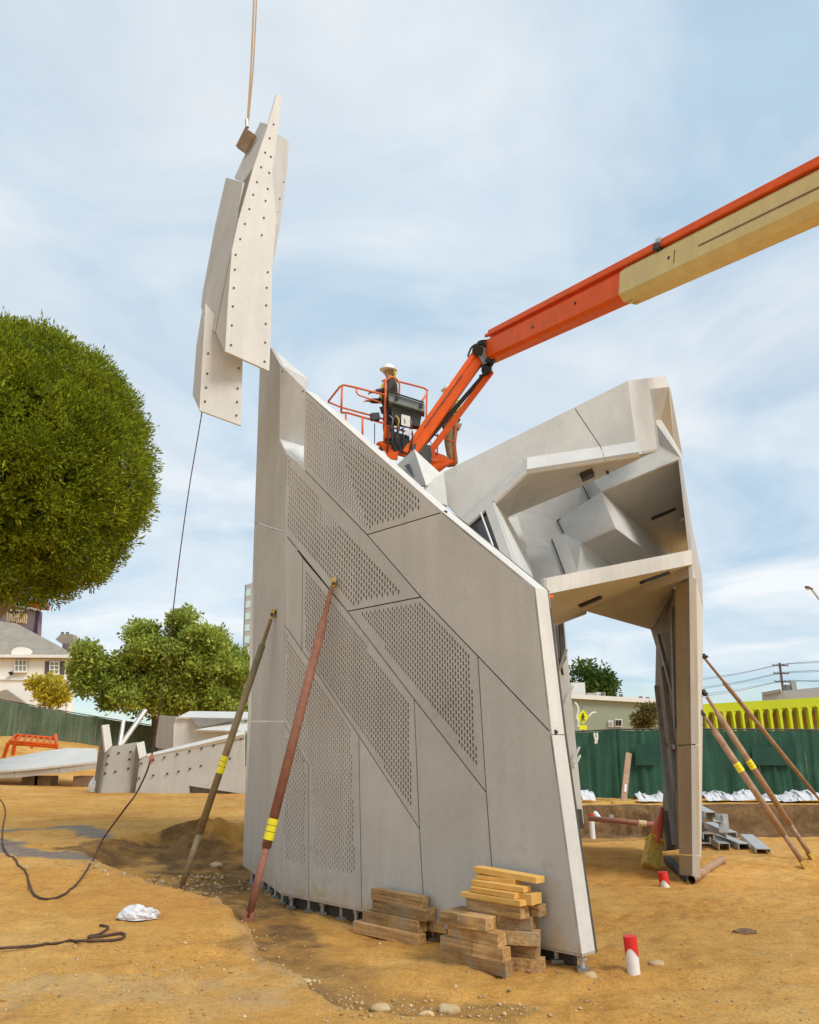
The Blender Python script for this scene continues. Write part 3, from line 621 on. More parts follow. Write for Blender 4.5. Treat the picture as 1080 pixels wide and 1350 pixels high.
# links between the wall, the canopy and the rear leg
dz = Vector((0, 0, -.05))
facet('link_panel', [W(700, 772, -TH) + dz, W(610, 696, -TH) + dz, K['d4'] + dz, K['d2'] + dz, K['d1'] + dz], 'concrete', .03)
facet('link_panel', [W(610, 696, -TH) + dz, W(560, 655, -TH) + dz, K['a6'] + dz, K['a5'] + dz, K['d4'] + dz], 'concrete', .03)
facet('link_panel', [W(704, 778, -TH), W(706, 800, -TH), K['j4'] + Vector((0, .03, 0)), K['j5'] + Vector((0, .03, 0))], 'concrete', .03)
facet('link_panel', ['k1', 'k2', at(775, 794, 15.0), at(735, 794, 14.8)], 'concrete', .04)
# roof and back, closing the volume
strip('back_panel', [Lf(343, 470), Lf(320, 1141), at(420, 1098, 15.6), at(420, 560, 14.0)], 'concrete', 0.05, toward=Vector((-12, 24, 3)))
# ------------------------------------------------------------------ hanging section on the crane line
def hz(u, v, dy=0.0): return at(u, v, 9.75 + dy)
hp = thing('hanging_section', hz(300, 560), 'folded concrete section with a bolted flange hanging from the crane sling', 'concrete section')
pe = at(353, 166, 9.95); pf = at(297, 463, 9.55); pg = at(356, 489, 9.95)
HP = plane3(at(334, 222, 9.75), pf, pg)
if HP[1].dot(EYE - pf) < 0: HP = (HP[0], -HP[1])
def hq(u, v, o=0.0): return on(u, v, HP, o)
cream = [(365, 123), (353, 166), (334, 222), (315, 289), (306, 330), (301, 391), (297, 463), (355, 489), (357, 440), (359, 353), (364, 292), (359, 225), (366, 176), (371, 127)]
hfl = MB().prism([hq(*p) for p in cream], 0.035).build('bolted_flange', 'concrete_lit', hp)
hs = MB().prism([hq(366, 176), at(381, 186, 10.5), at(379, 222, 10.5), at(369, 300, 10.45), hq(359, 353), hq(364, 292), hq(359, 225)], 0.03).build('side_panel', 'concrete_lit', hp)
MB().prism([hq(353, 166, -.02), at(351, 163, 10.1), at(343, 161, 10.3), at(309, 234, 10.1), at(321, 239, 9.85), hq(335, 219, -.02)], 0.03).build('fold_panel', 'concrete', hp)
MB().prism([at(298, 234, 10.5), at(320, 240, 9.8), at(313, 289, 9.72), at(283, 437, 9.75), at(270, 427, 10.1), at(265, 404, 10.4), at(267, 387, 10.5), at(284, 295, 10.55)], 0.03).build('fold_panel', 'concrete', hp)
MB().prism([at(314.5, 289, 9.72), hq(306, 330, -.01), hq(301, 391, -.01), hq(297, 463, -.01), at(284.5, 438, 9.74)], 0.03).build('fold_panel', 'concrete', hp)
MB().prism([at(321, 239, 9.86), hq(334, 221, -.03), hq(315, 289, -.03)], 0.02).build('shadow_gap_plate', 'concrete_shaded', hp)
low_ = [at(270, 427, 10.05), hq(297, 463, -0.05), at(320, 474, 9.95), at(318, 561, 9.95), at(263, 541, 9.8), at(266, 480, 9.95)]
LPn = plane3(low_[2], low_[3], low_[4])
if LPn[1].dot(EYE - low_[2]) < 0: LPn = (LPn[0], -LPn[1])
lowp = [on(271, 400, LPn), on(304, 440, LPn), on(320, 474, LPn), on(318, 561, LPn), on(263, 541, LPn)]
hlow = MB().prism(lowp, 0.035).build('lower_flange', 'concrete_lit', hp)
MB().prism([at(266, 412, 10.2), on(271, 430, LPn), on(263, 541, LPn), at(254, 521, 10.25), at(259, 455, 10.25)], 0.03).build('fold_panel', 'concrete', hp)
def z1(x, y): return (230 + x / 4.5, y / 4.5)
def z2(x, y): return (230 + x / 4.5, 280 + y / 4.5)
bl = [z1(*p) for p in ((588, 738), (565, 820), (538, 905), (514, 992), (489, 1080), (467, 1155), (444, 1240), (418, 1328), (572, 930), (562, 1025), (553, 1120), (540, 1192), (530, 1292))] + [z2(*p) for p in ((390, 158), (363, 252), (358, 340), (352, 448), (346, 558), (340, 670), (335, 787), (518, 135), (553, 355), (547, 447), (544, 552), (541, 662), (538, 772), (534, 885))]
for u, v in bl: bolt_on(hfl, 'bolt', hq(u, v), HP[1], 0.0135)
for p in ((200, 837), (195, 957), (188, 1040), (182, 1122), (381, 925), (375, 1045), (372, 1125), (368, 1205)):
    u, v = z2(*p); bolt_on(hlow, 'bolt', on(u, v, LPn), LPn[1], 0.0135)
for u, v in ((372, 190), (374, 240), (369, 262), (366, 280)): bolt_on(hs, 'bolt', at(u, v, 10.3), Vector((.5, -.8, -.2)), 0.010)
lug = MB().prism([at(323, 168, 10.1), at(336, 177, 10.0), at(322, 200, 10.0), at(311, 192, 10.1)], 0.05).build('lifting_plate', 'wood_brown', hp)
cs = thing('crane_sling', at(326, 166, 10.1), 'tan webbing crane sling running up out of the picture from the hanging section', 'sling')
def ribbon(m, pts, wd, th):
    for a, b_ in zip(pts[:-1], pts[1:]): m.bar(a, b_, wd, th, Vector((0, 1, 0)))
    return m
ribbon(MB(), [at(326, 166, 10.1), at(331, 90, 10.05), at(334, 20, 10.0), at(337, -60, 9.95), at(340, -160, 9.9)], 0.028, 0.012).build('webbing', 'strap', cs)
ribbon(MB(), [at(327.5, 160, 10.12), at(334, 90, 10.07), at(337.5, 20, 10.02), at(340, -60, 9.97), at(343, -160, 9.92)], 0.020, 0.008).build('webbing', 'strap', cs)
MB().tube([at(325.5, 158, 10.1), at(326, 168, 10.1)], 0.03, 8).build('shackle', 'galvanised', cs)
# tag line
def spline(pts, k=10):
    o = []; P = [pts[0]] + list(pts) + [pts[-1]]
    for i in range(1, len(P) - 2):
        a, b_, c_, d_ = P[i - 1], P[i], P[i + 1], P[i + 2]
        for q in range(k):
            t_ = q / k; o.append(0.5 * ((2 * b_) + (c_ - a) * t_ + (2 * a - 5 * b_ + 4 * c_ - d_) * t_ * t_ + (3 * b_ - a - 3 * c_ + d_) * t_ ** 3))
    o.append(P[-2]); return o
rp_ = [at(272, 494, 9.93), at(266, 545, 9.9), at(250, 640, 10.0), at(236, 740, 10.1), at(225, 832, 10.2), at(211, 930, 10.3), at(199, 1000, 10.4), at(182, 1042, 10.5), at(162, 1070, 10.6), gp(135, 1115, .09), gp(120, 1140, .012), gp(100, 1168, .012), gp(80, 1183, .012), gp(60, 1187, .012), gp(44, 1180, .012), gp(36, 1160, .012), gp(25, 1143, .012), gp(8, 1125, .012), gp(3, 1110, .012), gp(4, 1090, .012), gp(7, 1072, .012), gp(2, 1057, .012), gp(-15, 1048, .012)]
tl = thing('tag_line', rp_[10], 'thin dark rope hanging from the lifted section and looping over the dirt', 'rope')
def drape(P, r_):
    return [Vector((q.x, q.y, max(q.z, H(q.x, q.y) + r_))) for q in P]
sp_ = drape(spline(rp_, 8), .008)
MB().tube(sp_, [0.007 if i < 40 else 0.011 for i in range(len(sp_))], 6).build('rope_strand', 'rope', tl)
mat('pink_tape', (0.62, 0.22, 0.18), 0.7, 0.1, 20)
MB().tube([at(200.5, 994, 10.38), at(200, 999, 10.4), at(198.5, 1004, 10.42)], [.015, .032, .02], 8).build('flag_knot', 'pink_tape', tl)
cord = [gp(-20, 1256, .01), gp(0, 1253, .012), gp(40, 1250, .012), gp(75, 1246, .012), gp(106, 1243, .012), gp(130, 1243, .012), gp(155, 1241, .012), gp(164, 1237, .012), gp(160, 1233, .014), gp(140, 1236, .014), gp(119, 1240, .02), gp(118, 1237, .014), gp(130, 1234, .012), gp(142, 1226, .012), gp(138, 1223, .012), gp(131, 1222, .012)]
tag(MB().tube(drape(spline(cord, 8), .008), 0.010, 6).build('dark_cord', 'rope', smooth=True), 'dark brown cord doubled back on the dirt at lower left', 'cord')

# ------------------------------------------------------------------ boom lift
bA = at(648, 463, 15.4); bB = at(1080, 258, 8.2); bd = (bB - bA).normalized(); bl_ = (bB - bA).length
bs = bd.cross(Z1).normalized(); bu = bs.cross(bd)
lift = thing('boom_lift', at(640, 470, 15.4), 'orange and tan boom lift reaching in from the right over the monument', 'boom lift')
def bpt(s, a=0, u=0): return bA + bd * s + bs * a + bu * u
def beam(name, s0, s1, wd, ht, m, u=0, a=0, ch=0.05):
    sec = [(-wd, -ht + ch), (-wd + ch, -ht), (wd - ch, -ht), (wd, -ht + ch), (wd, ht - ch), (wd - ch, ht), (-wd + ch, ht), (-wd, ht - ch)]
    k = MB(); k.add([bpt(s, a + x, u + y) for s in (s0, s1) for x, y in sec], [list(range(8))[::-1], list(range(8, 16))] + [[i, (i + 1) % 8, (i + 1) % 8 + 8, i + 8] for i in range(8)])
    return k.build(name, m, lift)
def s_at(u):
    lo_, hi_ = 0.0, bl_
    for _ in range(40):
        md = (lo_ + hi_) / 2; q = bA + bd * md - EYE; t_ = q.y * CP + q.z * SP
        if 540 + F * q.x / t_ < u: lo_ = md
        else: hi_ = md
    return lo_
sY = s_at(832); sg0 = -1 if (bpt(0, -1) - EYE).length < (bpt(0, 1) - EYE).length else 1
o_in = beam('inner_boom', 0.0, sY + 0.6, 0.17, 0.235, 'orange_paint', 0.0, 0, 0.06)
o_out = beam('outer_boom', sY, bl_ * 1.9, 0.22, 0.275, 'yellow_boom', -0.02, 0, 0.10)
beam('top_rail', 0.03, bl_ * 1.9, 0.07, 0.07, 'orange_paint', 0.35, sg0 * 0.06, 0.012)
beam('top_rail', 0.03, bl_ * 1.9, 0.03, 0.03, 'orange_paint', 0.285, sg0 * .17, 0.006)
sK = s_at(876)
beam('hose_clamp', sK - .05, sK + .05, 0.095, 0.095, 'galvanised', 0.35, sg0 * .06, 0.01)
beam('clamp_foot', sK + .02, sK + .12, 0.05, 0.05, 'steel_dark', 0.27, sg0 * .2, 0.01)
sg = -1 if (bpt(0, -1) - EYE).length < (bpt(0, 1) - EYE).length else 1
side_n = bs * sg
for s_, u_ in ((sY * 0.42, -0.02), (sY * 0.72, 0.04)):
    MB().tube([bpt(s_, sg * 0.165, u_), bpt(s_, sg * 0.18, u_)], 0.03, 8).build('pin', 'steel_dark', o_in)
s_l = sY + (bl_ - sY) * 0.50
MB().bar(bpt(s_l, sg * 0.222, -0.04), bpt(bl_ * 1.5, sg * 0.222, -0.04), 0.012, 0.022, bu).build('side_slot', 'wood_brown', o_out)
s_p = sY + (bl_ - sY) * 0.36
MB().bar(bpt(s_p, sg * 0.222, .07), bpt(s_p, sg * 0.222, -.12), 0.012, 0.012, bs).build('seam', 'wood_brown', o_out)
MB().tube([bpt(s_p - .12, sg * 0.215, 0.0), bpt(s_p - .12, sg * 0.226, 0.0)], 0.025, 8).build('pin', 'steel_dark', o_out)
for q in range(6): MB().tube([bpt(sY + .05 + .05 * (q % 3), sg * (.08 - .12 * (q // 3)), -.29), bpt(sY + .05 + .05 * (q % 3), sg * (.08 - .12 * (q // 3)), -.302)], 0.010, 6).build('bolt', 'steel_dark', o_out)
# knuckle
kc = at(637, 470, 15.4)
MB().box(kc + Vector((0.0, 0, 0.02)), (0.13, 0.13, 0.24), (Vector((.9, .1, .42)).normalized(), Vector((0, 1, 0)), Vector((-.42, 0, .9)).normalized())).build('knuckle', 'steel_grey', lift)
MB().tube([at(641, 488, 15.25), at(643, 488, 15.65)], 0.10, 12).build('pivot', 'black', lift)
MB().tube([at(630, 462, 15.2), at(633, 462, 15.65)], 0.11, 12).build('pivot', 'rubber', lift)
MB().bar(at(646, 470, 15.3), at(653, 476, 15.3), 0.2, 0.3).build('knuckle', 'black', lift)
for pts in ([(617, 470), (622, 458), (632, 453), (641, 456), (647, 462)], [(630, 458), (631, 451), (640, 449), (648, 450)], [(625, 462), (628, 455), (636, 452), (644, 455)], [(650, 478), (646, 486), (640, 492), (632, 496)]):
    MB().tube(spline([at(u, v, 15.25) for u, v in pts], 6), 0.022, 6).build('hydraulic_hose', 'rubber', lift)
# jib
jA, jB = at(634, 472, 15.4), at(540, 603, 15.15); jd = (jB - jA).normalized(); jn = Vector((0, -1, 0)); jp = jd.cross(jn).normalized()
MB().bar(jA + jp * 0.02, jB + jp * 0.02, 0.24, 0.17, jn).build('jib', 'orange_paint', lift, bevel=0.015)
MB().bar(jA + jp * 0.15, jB + jp * 0.12, 0.10, 0.24, jn).build('jib', 'orange_paint', lift, bevel=0.012)
MB().bar(lerp(jA, jB, .22) + jp * 0.085 - jn * -.12, lerp(jA, jB, .75) + jp * 0.085 - jn * -.12, 0.02, 0.02).build('jib_seam', 'steel_dark', lift)
MB().bar(at(648, 490, 15.4), at(566, 597, 15.3), 0.115, 0.10, jn).build('levelling_link', 'orange_paint', lift, bevel=0.01)
MB().tube([at(640, 492, 15.4), at(560, 585, 15.3)], 0.045, 8).build('hydraulic_ram', 'black', lift)
MB().bar(at(541, 598, 15.15), at(566, 600, 15.3), 0.2, 0.35).build('rotator', 'steel_dark', lift)
# basket
bk = thing('basket_unit', at(520, 600, 15.4), None, None); bk.parent = lift; bk.location = bk.location - lift.location; bk.name = 'basket'
YN, YF = 15.15, 16.0
rails = [([(433, 529, YF), (448, 510, 15.3), (453, 507.5, YN), (470, 511, YN), (509, 521, YN)], .022), ([(470, 511, YN), (470, 517, YN), (473, 521, YN), (503, 531, YN)], .017), ([(451, 510, YN), (450, 544, YN)], .022),
 ([(433, 530, YF), (450, 537, 15.9), (498, 550, 15.7), (545, 565, 15.6)], .020), ([(450, 544, YN), (458, 544, YN), (506, 558, YN), (512, 570, YN)], .024), ([(478, 549, YN), (478, 580, YN)], .020), ([(456, 546, YN), (456, 585, YN)], .020),
 ([(504, 503, YN), (508, 500, YN), (508.5, 515, YN), (507, 592, YN)], .026), ([(509, 499, YF), (540, 506.5, YF), (559, 511.5, YF), (564, 515, YF), (561, 522, 15.7), (556, 529, 15.4)], .022), ([(563, 516, YF), (561, 590, YF)], .020), ([(506, 560, YN), (545, 572, YN)], .020),
 ([(562, 569, YF), (601, 584, YF), (600, 590, YF)], .020), ([(601, 553, YF), (599.5, 612, YF)], .022), ([(577, 572, YF), (576.5, 602, YF)], .016), ([(587, 545, YF), (601, 554, YF)], .020), ([(565, 577, YF), (576, 600, YF)], .010), ([(567, 597, YF), (577, 576, YF)], .010)]
for pts, r_ in rails: MB().tube([at(*p) for p in pts], r_, 8).build('rail', 'orange_faded', bk, smooth=True)
fl_ = MB().prism([at(497, 583, 15.1), at(526, 594, 15.05), at(548, 606, 15.1), at(600, 609, 16.0), at(586, 600, 16.2), at(520, 578, 16.2)], 0.06, toward=Vector((0, 15, 20))).build('floor', 'orange_paint', bk)
MB().prism([at(500, 581, 15.08), at(525, 592, 15.05), at(524, 606, 15.05), at(512, 604, 15.06)], 0.05).build('kick_plate', 'orange_paint', bk)
MB().prism([at(553, 596, 15.3), at(600, 607, 15.95), at(579, 623, 15.9), at(566, 622, 15.5)], 0.05).build('kick_plate', 'orange_paint', bk)
MB().prism([at(564, 602, 15.4), at(576, 605, 15.55), at(576, 608.5, 15.55), at(564, 605.5, 15.4)], 0.01).build('decal', 'orange_faded', bk)
MB().prism([at(512, 512 + 5, 15.0), at(560, 532, 15.0), at(560, 543, 15.0), at(513, 529, 15.0)], 0.28).build('control_console', 'grey_box', bk, bevel=0.01)
MB().tube([at(510, 515, 14.97), at(559, 530.5, 14.97)], 0.018, 8).build('console_bar', 'black', bk)
for u, v in ((523, 525), (555, 535)): MB().box(at(u, v, 14.99), (.03, .02, .04)).build('latch', 'black', bk)
MB().prism([at(515, 532, 15.1), at(556, 544, 15.1), at(553, 562, 15.1), at(518, 556, 15.1)], 0.2).build('valve_cover', 'steel_dark', bk)
MB().prism([at(518, 568, 15.05), at(540, 575, 15.05), at(541, 600, 15.05), at(516, 592, 15.05)], 0.25).build('valve_block', 'black', bk)
MB().prism([at(529.5, 546, 15.0), at(541, 549, 15.0), at(540.5, 563, 15.0), at(529, 560, 15.0)], 0.01).build('instruction_sheet', 'paper', bk)
MB().prism([at(535, 567, 15.0), at(544, 566, 15.0), at(542, 573, 15.0), at(533, 573, 15.0)], 0.02).build('cable_tray', 'white_bar', bk)
for i in range(7):
    a = random.uniform(514, 540); MB().tube(spline([at(a, 562 + random.uniform(-14, 4), 15.08), at(a + random.uniform(-4, 6), 578, 15.0), at(a + random.uniform(-5, 8), 598, 15.08)], 5), .018, 6).build('cable', 'rubber', bk)
for i in range(4): MB().tube(spline([at(514 + i * 8, 548, 15.05), at(518 + i * 8, 553 + i, 15.0), at(516 + i * 8, 566, 15.05)], 5), .014, 6).build('cable', 'brass' if i == 1 else 'steel_grey', bk)
MB().bar(at(489, 550, 15.05), at(500, 549, 15.1), .1, .14).build('foot_switch_box', 'black', bk)
MB().tube([at(494, 558, 15.05), at(494, 585, 15.05)], .010, 6).build('cable', 'rubber', bk)
MB().prism([at(506, 562, 15.1), at(514, 566, 15.1), at(516, 577, 15.1), at(505, 578, 15.1)], .03).build('gate_plate', 'orange_paint', bk)

# ------------------------------------------------------------------ workers
def skinned(name, joints, edges, m, parent, sub=2):
    keys = list(joints); me_ = bpy.data.meshes.new(name); o0 = ORG[parent] if parent is not None else Vector()
    me_.from_pydata([Vector(joints[k][0]) - o0 for k in keys], [(keys.index(a), keys.index(b_)) for a, b_ in edges], [])
    o = bpy.data.objects.new(name, me_); COL.objects.link(o); me_.materials.append(MAT[m])
    if parent is not None: o.parent = parent
    o.modifiers.new('skin', 'SKIN')
    for i, k in enumerate(keys):
        r_ = joints[k][1]; r_ = r_ if isinstance(r_, tuple) else (r_, r_); me_.skin_vertices[0].data[i].radius = r_
    me_.skin_vertices[0].data[0].use_root = True
    s_ = o.modifiers.new('sub', 'SUBSURF'); s_.levels = sub; s_.render_levels = sub
    o.modifiers['skin'].use_smooth_shade = True; ORG[o] = o0; return o
def person(foot, yaw, label, arms, kit):
    root = thing('person', foot, label, 'person', 'workers in the lift basket')
    fw = Vector((math.cos(yaw), math.sin(yaw), 0)); lf = Vector((-fw.y, fw.x, 0))
    def P(f, s, z): return Vector(foot) + fw * f + lf * s + Z1 * z
    J = dict(pel=(P(0, 0, .95), (.15, .11)), ab=(P(0, 0, 1.12), (.145, .105)), ch=(P(.01, 0, 1.33), (.175, .12)), nk0=(P(0, 0, 1.47), (.085, .08)), nk=(P(.02, 0, 1.55), (.055, .055)), hd0=(P(.04, 0, 1.63), (.078, .085)), hd=(P(.04, 0, 1.74), (.075, .085)))
    E = [('pel', 'ab'), ('ab', 'ch'), ('ch', 'nk0'), ('nk0', 'nk'), ('nk', 'hd0'), ('hd0', 'hd')]
    for s, sg_ in (('l', 1), ('r', -1)):
        J.update({s + 'hip': (P(0, .1 * sg_, .88), .095), s + 'kn': (P(.04, .11 * sg_, .49), .065), s + 'an': (P(-.02, .12 * sg_, .09), .045), s + 'to': (P(.14, .13 * sg_, .05), (.045, .035))})
        E += [('pel', s + 'hip'), (s + 'hip', s + 'kn'), (s + 'kn', s + 'an'), (s + 'an', s + 'to')]
        e_, h_ = arms[s]
        J.update({s + 'sh': (P(0, .2 * sg_, 1.42), .065), s + 'el': (P(*e_), .047), s + 'wr': (P(*h_), .034)})
        hd_ = (P(*h_) - P(*e_)).normalized(); J[s + 'pa'] = (P(*h_) + hd_ * .07, (.042, .022))
        E += [('ch', s + 'sh'), (s + 'sh', s + 'el'), (s + 'el', s + 'wr'), (s + 'wr', s + 'pa')]
        perp = hd_.cross(Z1).normalized()
        for q, (o1, ln) in enumerate(((-.03, .06), (-.01, .075), (.012, .07), (.032, .055))):
            a_ = J[s + 'pa'][0] + perp * o1 + hd_ * .01; J[f'{s}f{q}'] = (a_ + hd_ * ln * .5 - Z1 * .008, .010); J[f'{s}g{q}'] = (a_ + hd_ * ln * .8 - Z1 * .035, .008)
            E += [(s + 'pa', f'{s}f{q}'), (f'{s}f{q}', f'{s}g{q}')]
        J[s + 't'] = (J[s + 'wr'][0] + perp * -.045 + hd_ * .05, .011); E.append((s + 'wr', s + 't'))
    body = skinned('body', J, E, 'skin', root)
    def sub(names, k, extra=0.016):
        return {q: (J[q][0], tuple(r + extra for r in (J[q][1] if isinstance(J[q][1], tuple) else (J[q][1],) * 2))) for q in names}
    tr = sub(['pel', 'lhip', 'lkn', 'lan', 'rhip', 'rkn', 'ran'], 0, .02)
    skinned('trousers', tr, [('pel', 'lhip'), ('lhip', 'lkn'), ('lkn', 'lan'), ('pel', 'rhip'), ('rhip', 'rkn'), ('rkn', 'ran')], kit['legs'], root)
    sh = sub(['ab', 'pel', 'ch', 'nk0', 'lsh', 'lel', 'lwr', 'rsh', 'rel', 'rwr'], 0, .02)
    skinned('shirt', sh, [('ab', 'pel'), ('ab', 'ch'), ('ch', 'nk0'), ('ch', 'lsh'), ('lsh', 'lel'), ('lel', 'lwr'), ('ch', 'rsh'), ('rsh', 'rel'), ('rel', 'rwr')], kit['shirt'], root)
    for s in 'lr':
        a_ = J[s + 'an'][0]; MB().tube([a_ + Z1 * .05, a_ + Z1 * -.01, a_ + fw * .05 - Z1 * .045, a_ + fw * .17 - Z1 * .05, a_ + fw * .21 - Z1 * .06], [.06, .062, .06, .05, .03], 10).build('boot', 'wood_brown', root, smooth=True)
    # harness / vest straps
    for sg_ in (1, -1):
        MB().tube(spline([P(-.17, .03 * sg_, 1.02), P(-.175, .07 * sg_, 1.25), P(-.15, .11 * sg_, 1.44), P(-.01, .12 * sg_, 1.535), P(.15, .10 * sg_, 1.40), P(.165, .08 * sg_, 1.12)], 6), .022, 6).build('harness_strap', kit['vest'][0 if sg_ > 0 else 1], root)
    MB().tube([P(.0 + .175 * math.cos(t_), .19 * math.sin(t_), 1.03) for t_ in np.linspace(0, 2 * math.pi, 17)], .025, 6, False).build('belt', 'black', root)
    # head: ears, nose, hair, hat
    hc = P(.04, 0, 1.68)
    MB().tube([hc + fw * .075, hc + fw * .115 - Z1 * .02, hc + fw * .085 - Z1 * .04], [.012, .017, .012], 6).build('nose', 'skin', root, smooth=True)
    for sg_ in (1, -1):
        MB().tube([hc + lf * sg_ * .078 - Z1 * .03, hc + lf * sg_ * .092, hc + lf * sg_ * .08 + Z1 * .03], [.012, .018, .01], 6).build('ear', 'skin', root, smooth=True)
        MB().tube([hc + fw * .078 + lf * sg_ * .032 + Z1 * .008, hc + fw * .09 + lf * sg_ * .032 + Z1 * .008], .012, 6).build('eye', 'black', root)
    MB().tube([hc + fw * .086 + lf * .025 - Z1 * .065, hc + fw * .092 - Z1 * .066, hc + fw * .086 - lf * .025 - Z1 * .065], .006, 5).build('mouth', 'rust', root)
    hair = MB(); rg = 14
    for i, (z, r_) in enumerate(((-.075, .07), (-.03, .093), (.03, .098))): hair.v += [hc + Z1 * z - fw * .012 + fw * (r_ * 1.02) * math.cos(t_) + lf * r_ * .92 * math.sin(t_) for t_ in np.linspace(R(70), R(290), rg)]
    hair.f = [[i * rg + q, i * rg + q + 1, (i + 1) * rg + q + 1, (i + 1) * rg + q] for i in range(2) for q in range(rg - 1)]
    hair.build('hair', 'wood_brown', root, smooth=True)
    hat = MB(); rg = 20; top = hc + Z1 * .055
    prof = [(.150, -.005), (.152, .004), (.118, .012), (.116, .05), (.10, .09), (.065, .115), (.0, .122)]
    for r_, z in prof: hat.v += [top + Z1 * z + fw * (r_ * 1.12 + (.02 if r_ > .14 else 0)) * math.cos(t_) + lf * r_ * math.sin(t_) for t_ in np.linspace(0, 2 * math.pi, rg, endpoint=False)]
    hat.f = [[i * rg + q, i * rg + (q + 1) % rg, (i + 1) * rg + (q + 1) % rg, (i + 1) * rg + q] for i in range(len(prof) - 1) for q in range(rg)] + [list(range(rg))[::-1]]
    hat.build('hard_hat', 'plastic_white', root, smooth=True)
    if kit.get('neck'): MB().tube(spline([hc - fw * .105 + lf * .06 + Z1 * .02, hc - fw * .13 - Z1 * .06, hc - fw * .12 - lf * .03 - Z1 * .15], 5), .035, 8).build('neck_shade', kit['neck'], root, smooth=True)
    return root
foot1 = at(514, 592, 15.55); foot1.z = at(514, 592, 15.55).z
person(foot1, R(200), 'worker in white hard hat and dark clothes standing at the left of the lift basket', {'l': ((.16, .26, 1.15), (.40, .22, 1.10)), 'r': ((.12, -.27, 1.14), (.38, -.20, 1.08))}, dict(legs='denim', shirt='shirt_dark', vest=('hi_vis_orange', 'hi_vis_yellow'), neck='hi_vis_yellow'))
person(at(596, 612, 16.6), R(150), 'worker in khaki trousers and green vest half hidden behind the lift jib', {'l': ((.10, .28, 1.16), (.32, .20, 1.12)), 'r': ((.06, -.28, 1.15), (.30, -.18, 1.10))}, dict(legs='khaki', shirt='khaki', vest=('hi_vis_green', 'hi_vis_green')))
# ------------------------------------------------------------------ braces
def brace(label, top, bot, r0, m, tape=None, foot='brass', group='adjustable steel braces', tip='brass'):
    t_ = thing('steel_brace', bot, label, 'brace', group); d = (bot - top); ln = d.length; d = d / ln
    MB().tube([top + d * .10, lerp(top, bot, .12), lerp(top, bot, .14)], [r0 * .55, r0 * .6, r0], 10).build('screw', m, t_)
    MB().tube([lerp(top, bot, .13), lerp(top, bot, .80)], r0, 12).build('tube', m, t_, smooth=True)
    MB().tube([lerp(top, bot, .79), bot - d * .05], r0 * .78, 12).build('inner_tube', m, t_, smooth=True)
    MB().box(top + d * .03, (.045, .02, .05), (d.cross(Z1).normalized(), d.cross(d.cross(Z1)).normalized(), d)).build('bracket', tip, t_)
    MB().tube([top + d * .05 + d.cross(Z1).normalized() * .07, top + d * .05 - d.cross(Z1).normalized() * .07], .018, 8).build('bracket_pin', 'steel_dark', t_)
    MB().bar(bot - d * .10, bot + d * .01, r0 * 2.2, r0 * 1.4).build('foot', foot, t_)
    if tape:
        a, b_ = tape; tp = MB().tube([lerp(top, bot, a), lerp(top, bot, b_)], r0 + .004, 12, False).build('yellow_label', 'yellow_tape', t_, smooth=True)
        for q in (.3, .6): MB().tube([lerp(top, bot, a + (b_ - a) * q), lerp(top, bot, a + (b_ - a) * q + .0012)], r0 + .0055, 12, False).build('printed_line', 'black', tp)
    return t_
brace('olive brown steel brace propping the left facet, foot in the dark dirt', Lf(364, 806, .03), gp(236, 1179, 0), .042, 'olive_pipe', (.535, .595), foot='olive_pipe')
brace('rust red steel brace leaning on the perforated wall, foot beside the dirt bank', W(443, 765, .03), gp(326, 1214, -.02), .047, 'rust', (.722, .780), foot='rust')
brace('upper thin steel brace running from the leg out of frame at right', at(926, 864, 12.7), gp(1100, 1078, 0), .036, 'rust_tan', None, tip='steel_dark')
brace('outer rust steel brace right of the leg with a yellow label', at(927, 911, 12.6), gp(1072, 1133, 0), .044, 'rust_tan', (.42, .47), tip='steel_dark')
brace('inner rust steel brace nearest the leg with a yellow label', at(925, 938, 12.3), gp(1063, 1144, 0), .046, 'rust_tan', (.345, .40), tip='steel_dark')

# ------------------------------------------------------------------ timber stacks
def timber(label, c_, ln, wd, ht, ang=0.0, m='wood', tilt=0.0):
    d = Matrix.Rotation(ang, 3, 'Z') @ WD; d = (d + Z1 * tilt).normalized(); sd = Z1.cross(d).normalized(); u_ = d.cross(sd)
    k = MB().box(c_, (ln / 2, wd / 2, ht / 2), (d, sd, u_))
    for i in range(8): k.v[i] += Vector((random.uniform(-1, 1), random.uniform(-1, 1), random.uniform(-1, .6))) * .004
    o = k.build('timber_block' if m == 'wood' else 'timber_board', m, bevel=.004)
    me_ = o.data; return tag(o, label, 'timber', 'cribbing timbers stacked by the wall')
WI = -WN
def stack(px, items, nm):
    o = gp(*px)
    for lab, s0, ln, e, z, wd, ht, ang, m, tl_ in items:
        c_ = o + WD * (s0 + ln / 2) + WI * e + Z1 * (z + ht / 2); timber(lab, c_, ln, wd, ht, ang, m, tl_)
h = .092
stack((466, 1229), [
 ('bottom front timber of the low stack, longest of that stack', 0, .80, .05, 0, .10, h, .02, 'wood', 0),
 ('bottom rear timber of the low stack, nearest the wall', .35, .62, .30, 0, .10, h, .05, 'wood', 0),
 ('second layer timber of the low stack, left piece', .08, .32, .09, h, .11, h, .01, 'wood', 0),
 ('second layer timber of the low stack, right piece', .405, .37, .09, h, .11, h, .0, 'wood', 0),
 ('short grey offcut lying behind the low stack at its right end', .72, .22, .24, h, .09, h * .9, .1, 'wood', 0),
 ('third layer timber of the low stack', .16, .68, .13, 2 * h, .13, h, -.03, 'wood', 0),
 ('pale top timber of the low stack', .15, .62, .12, 3 * h, .10, h, .03, 'wood', 0)], 'low')
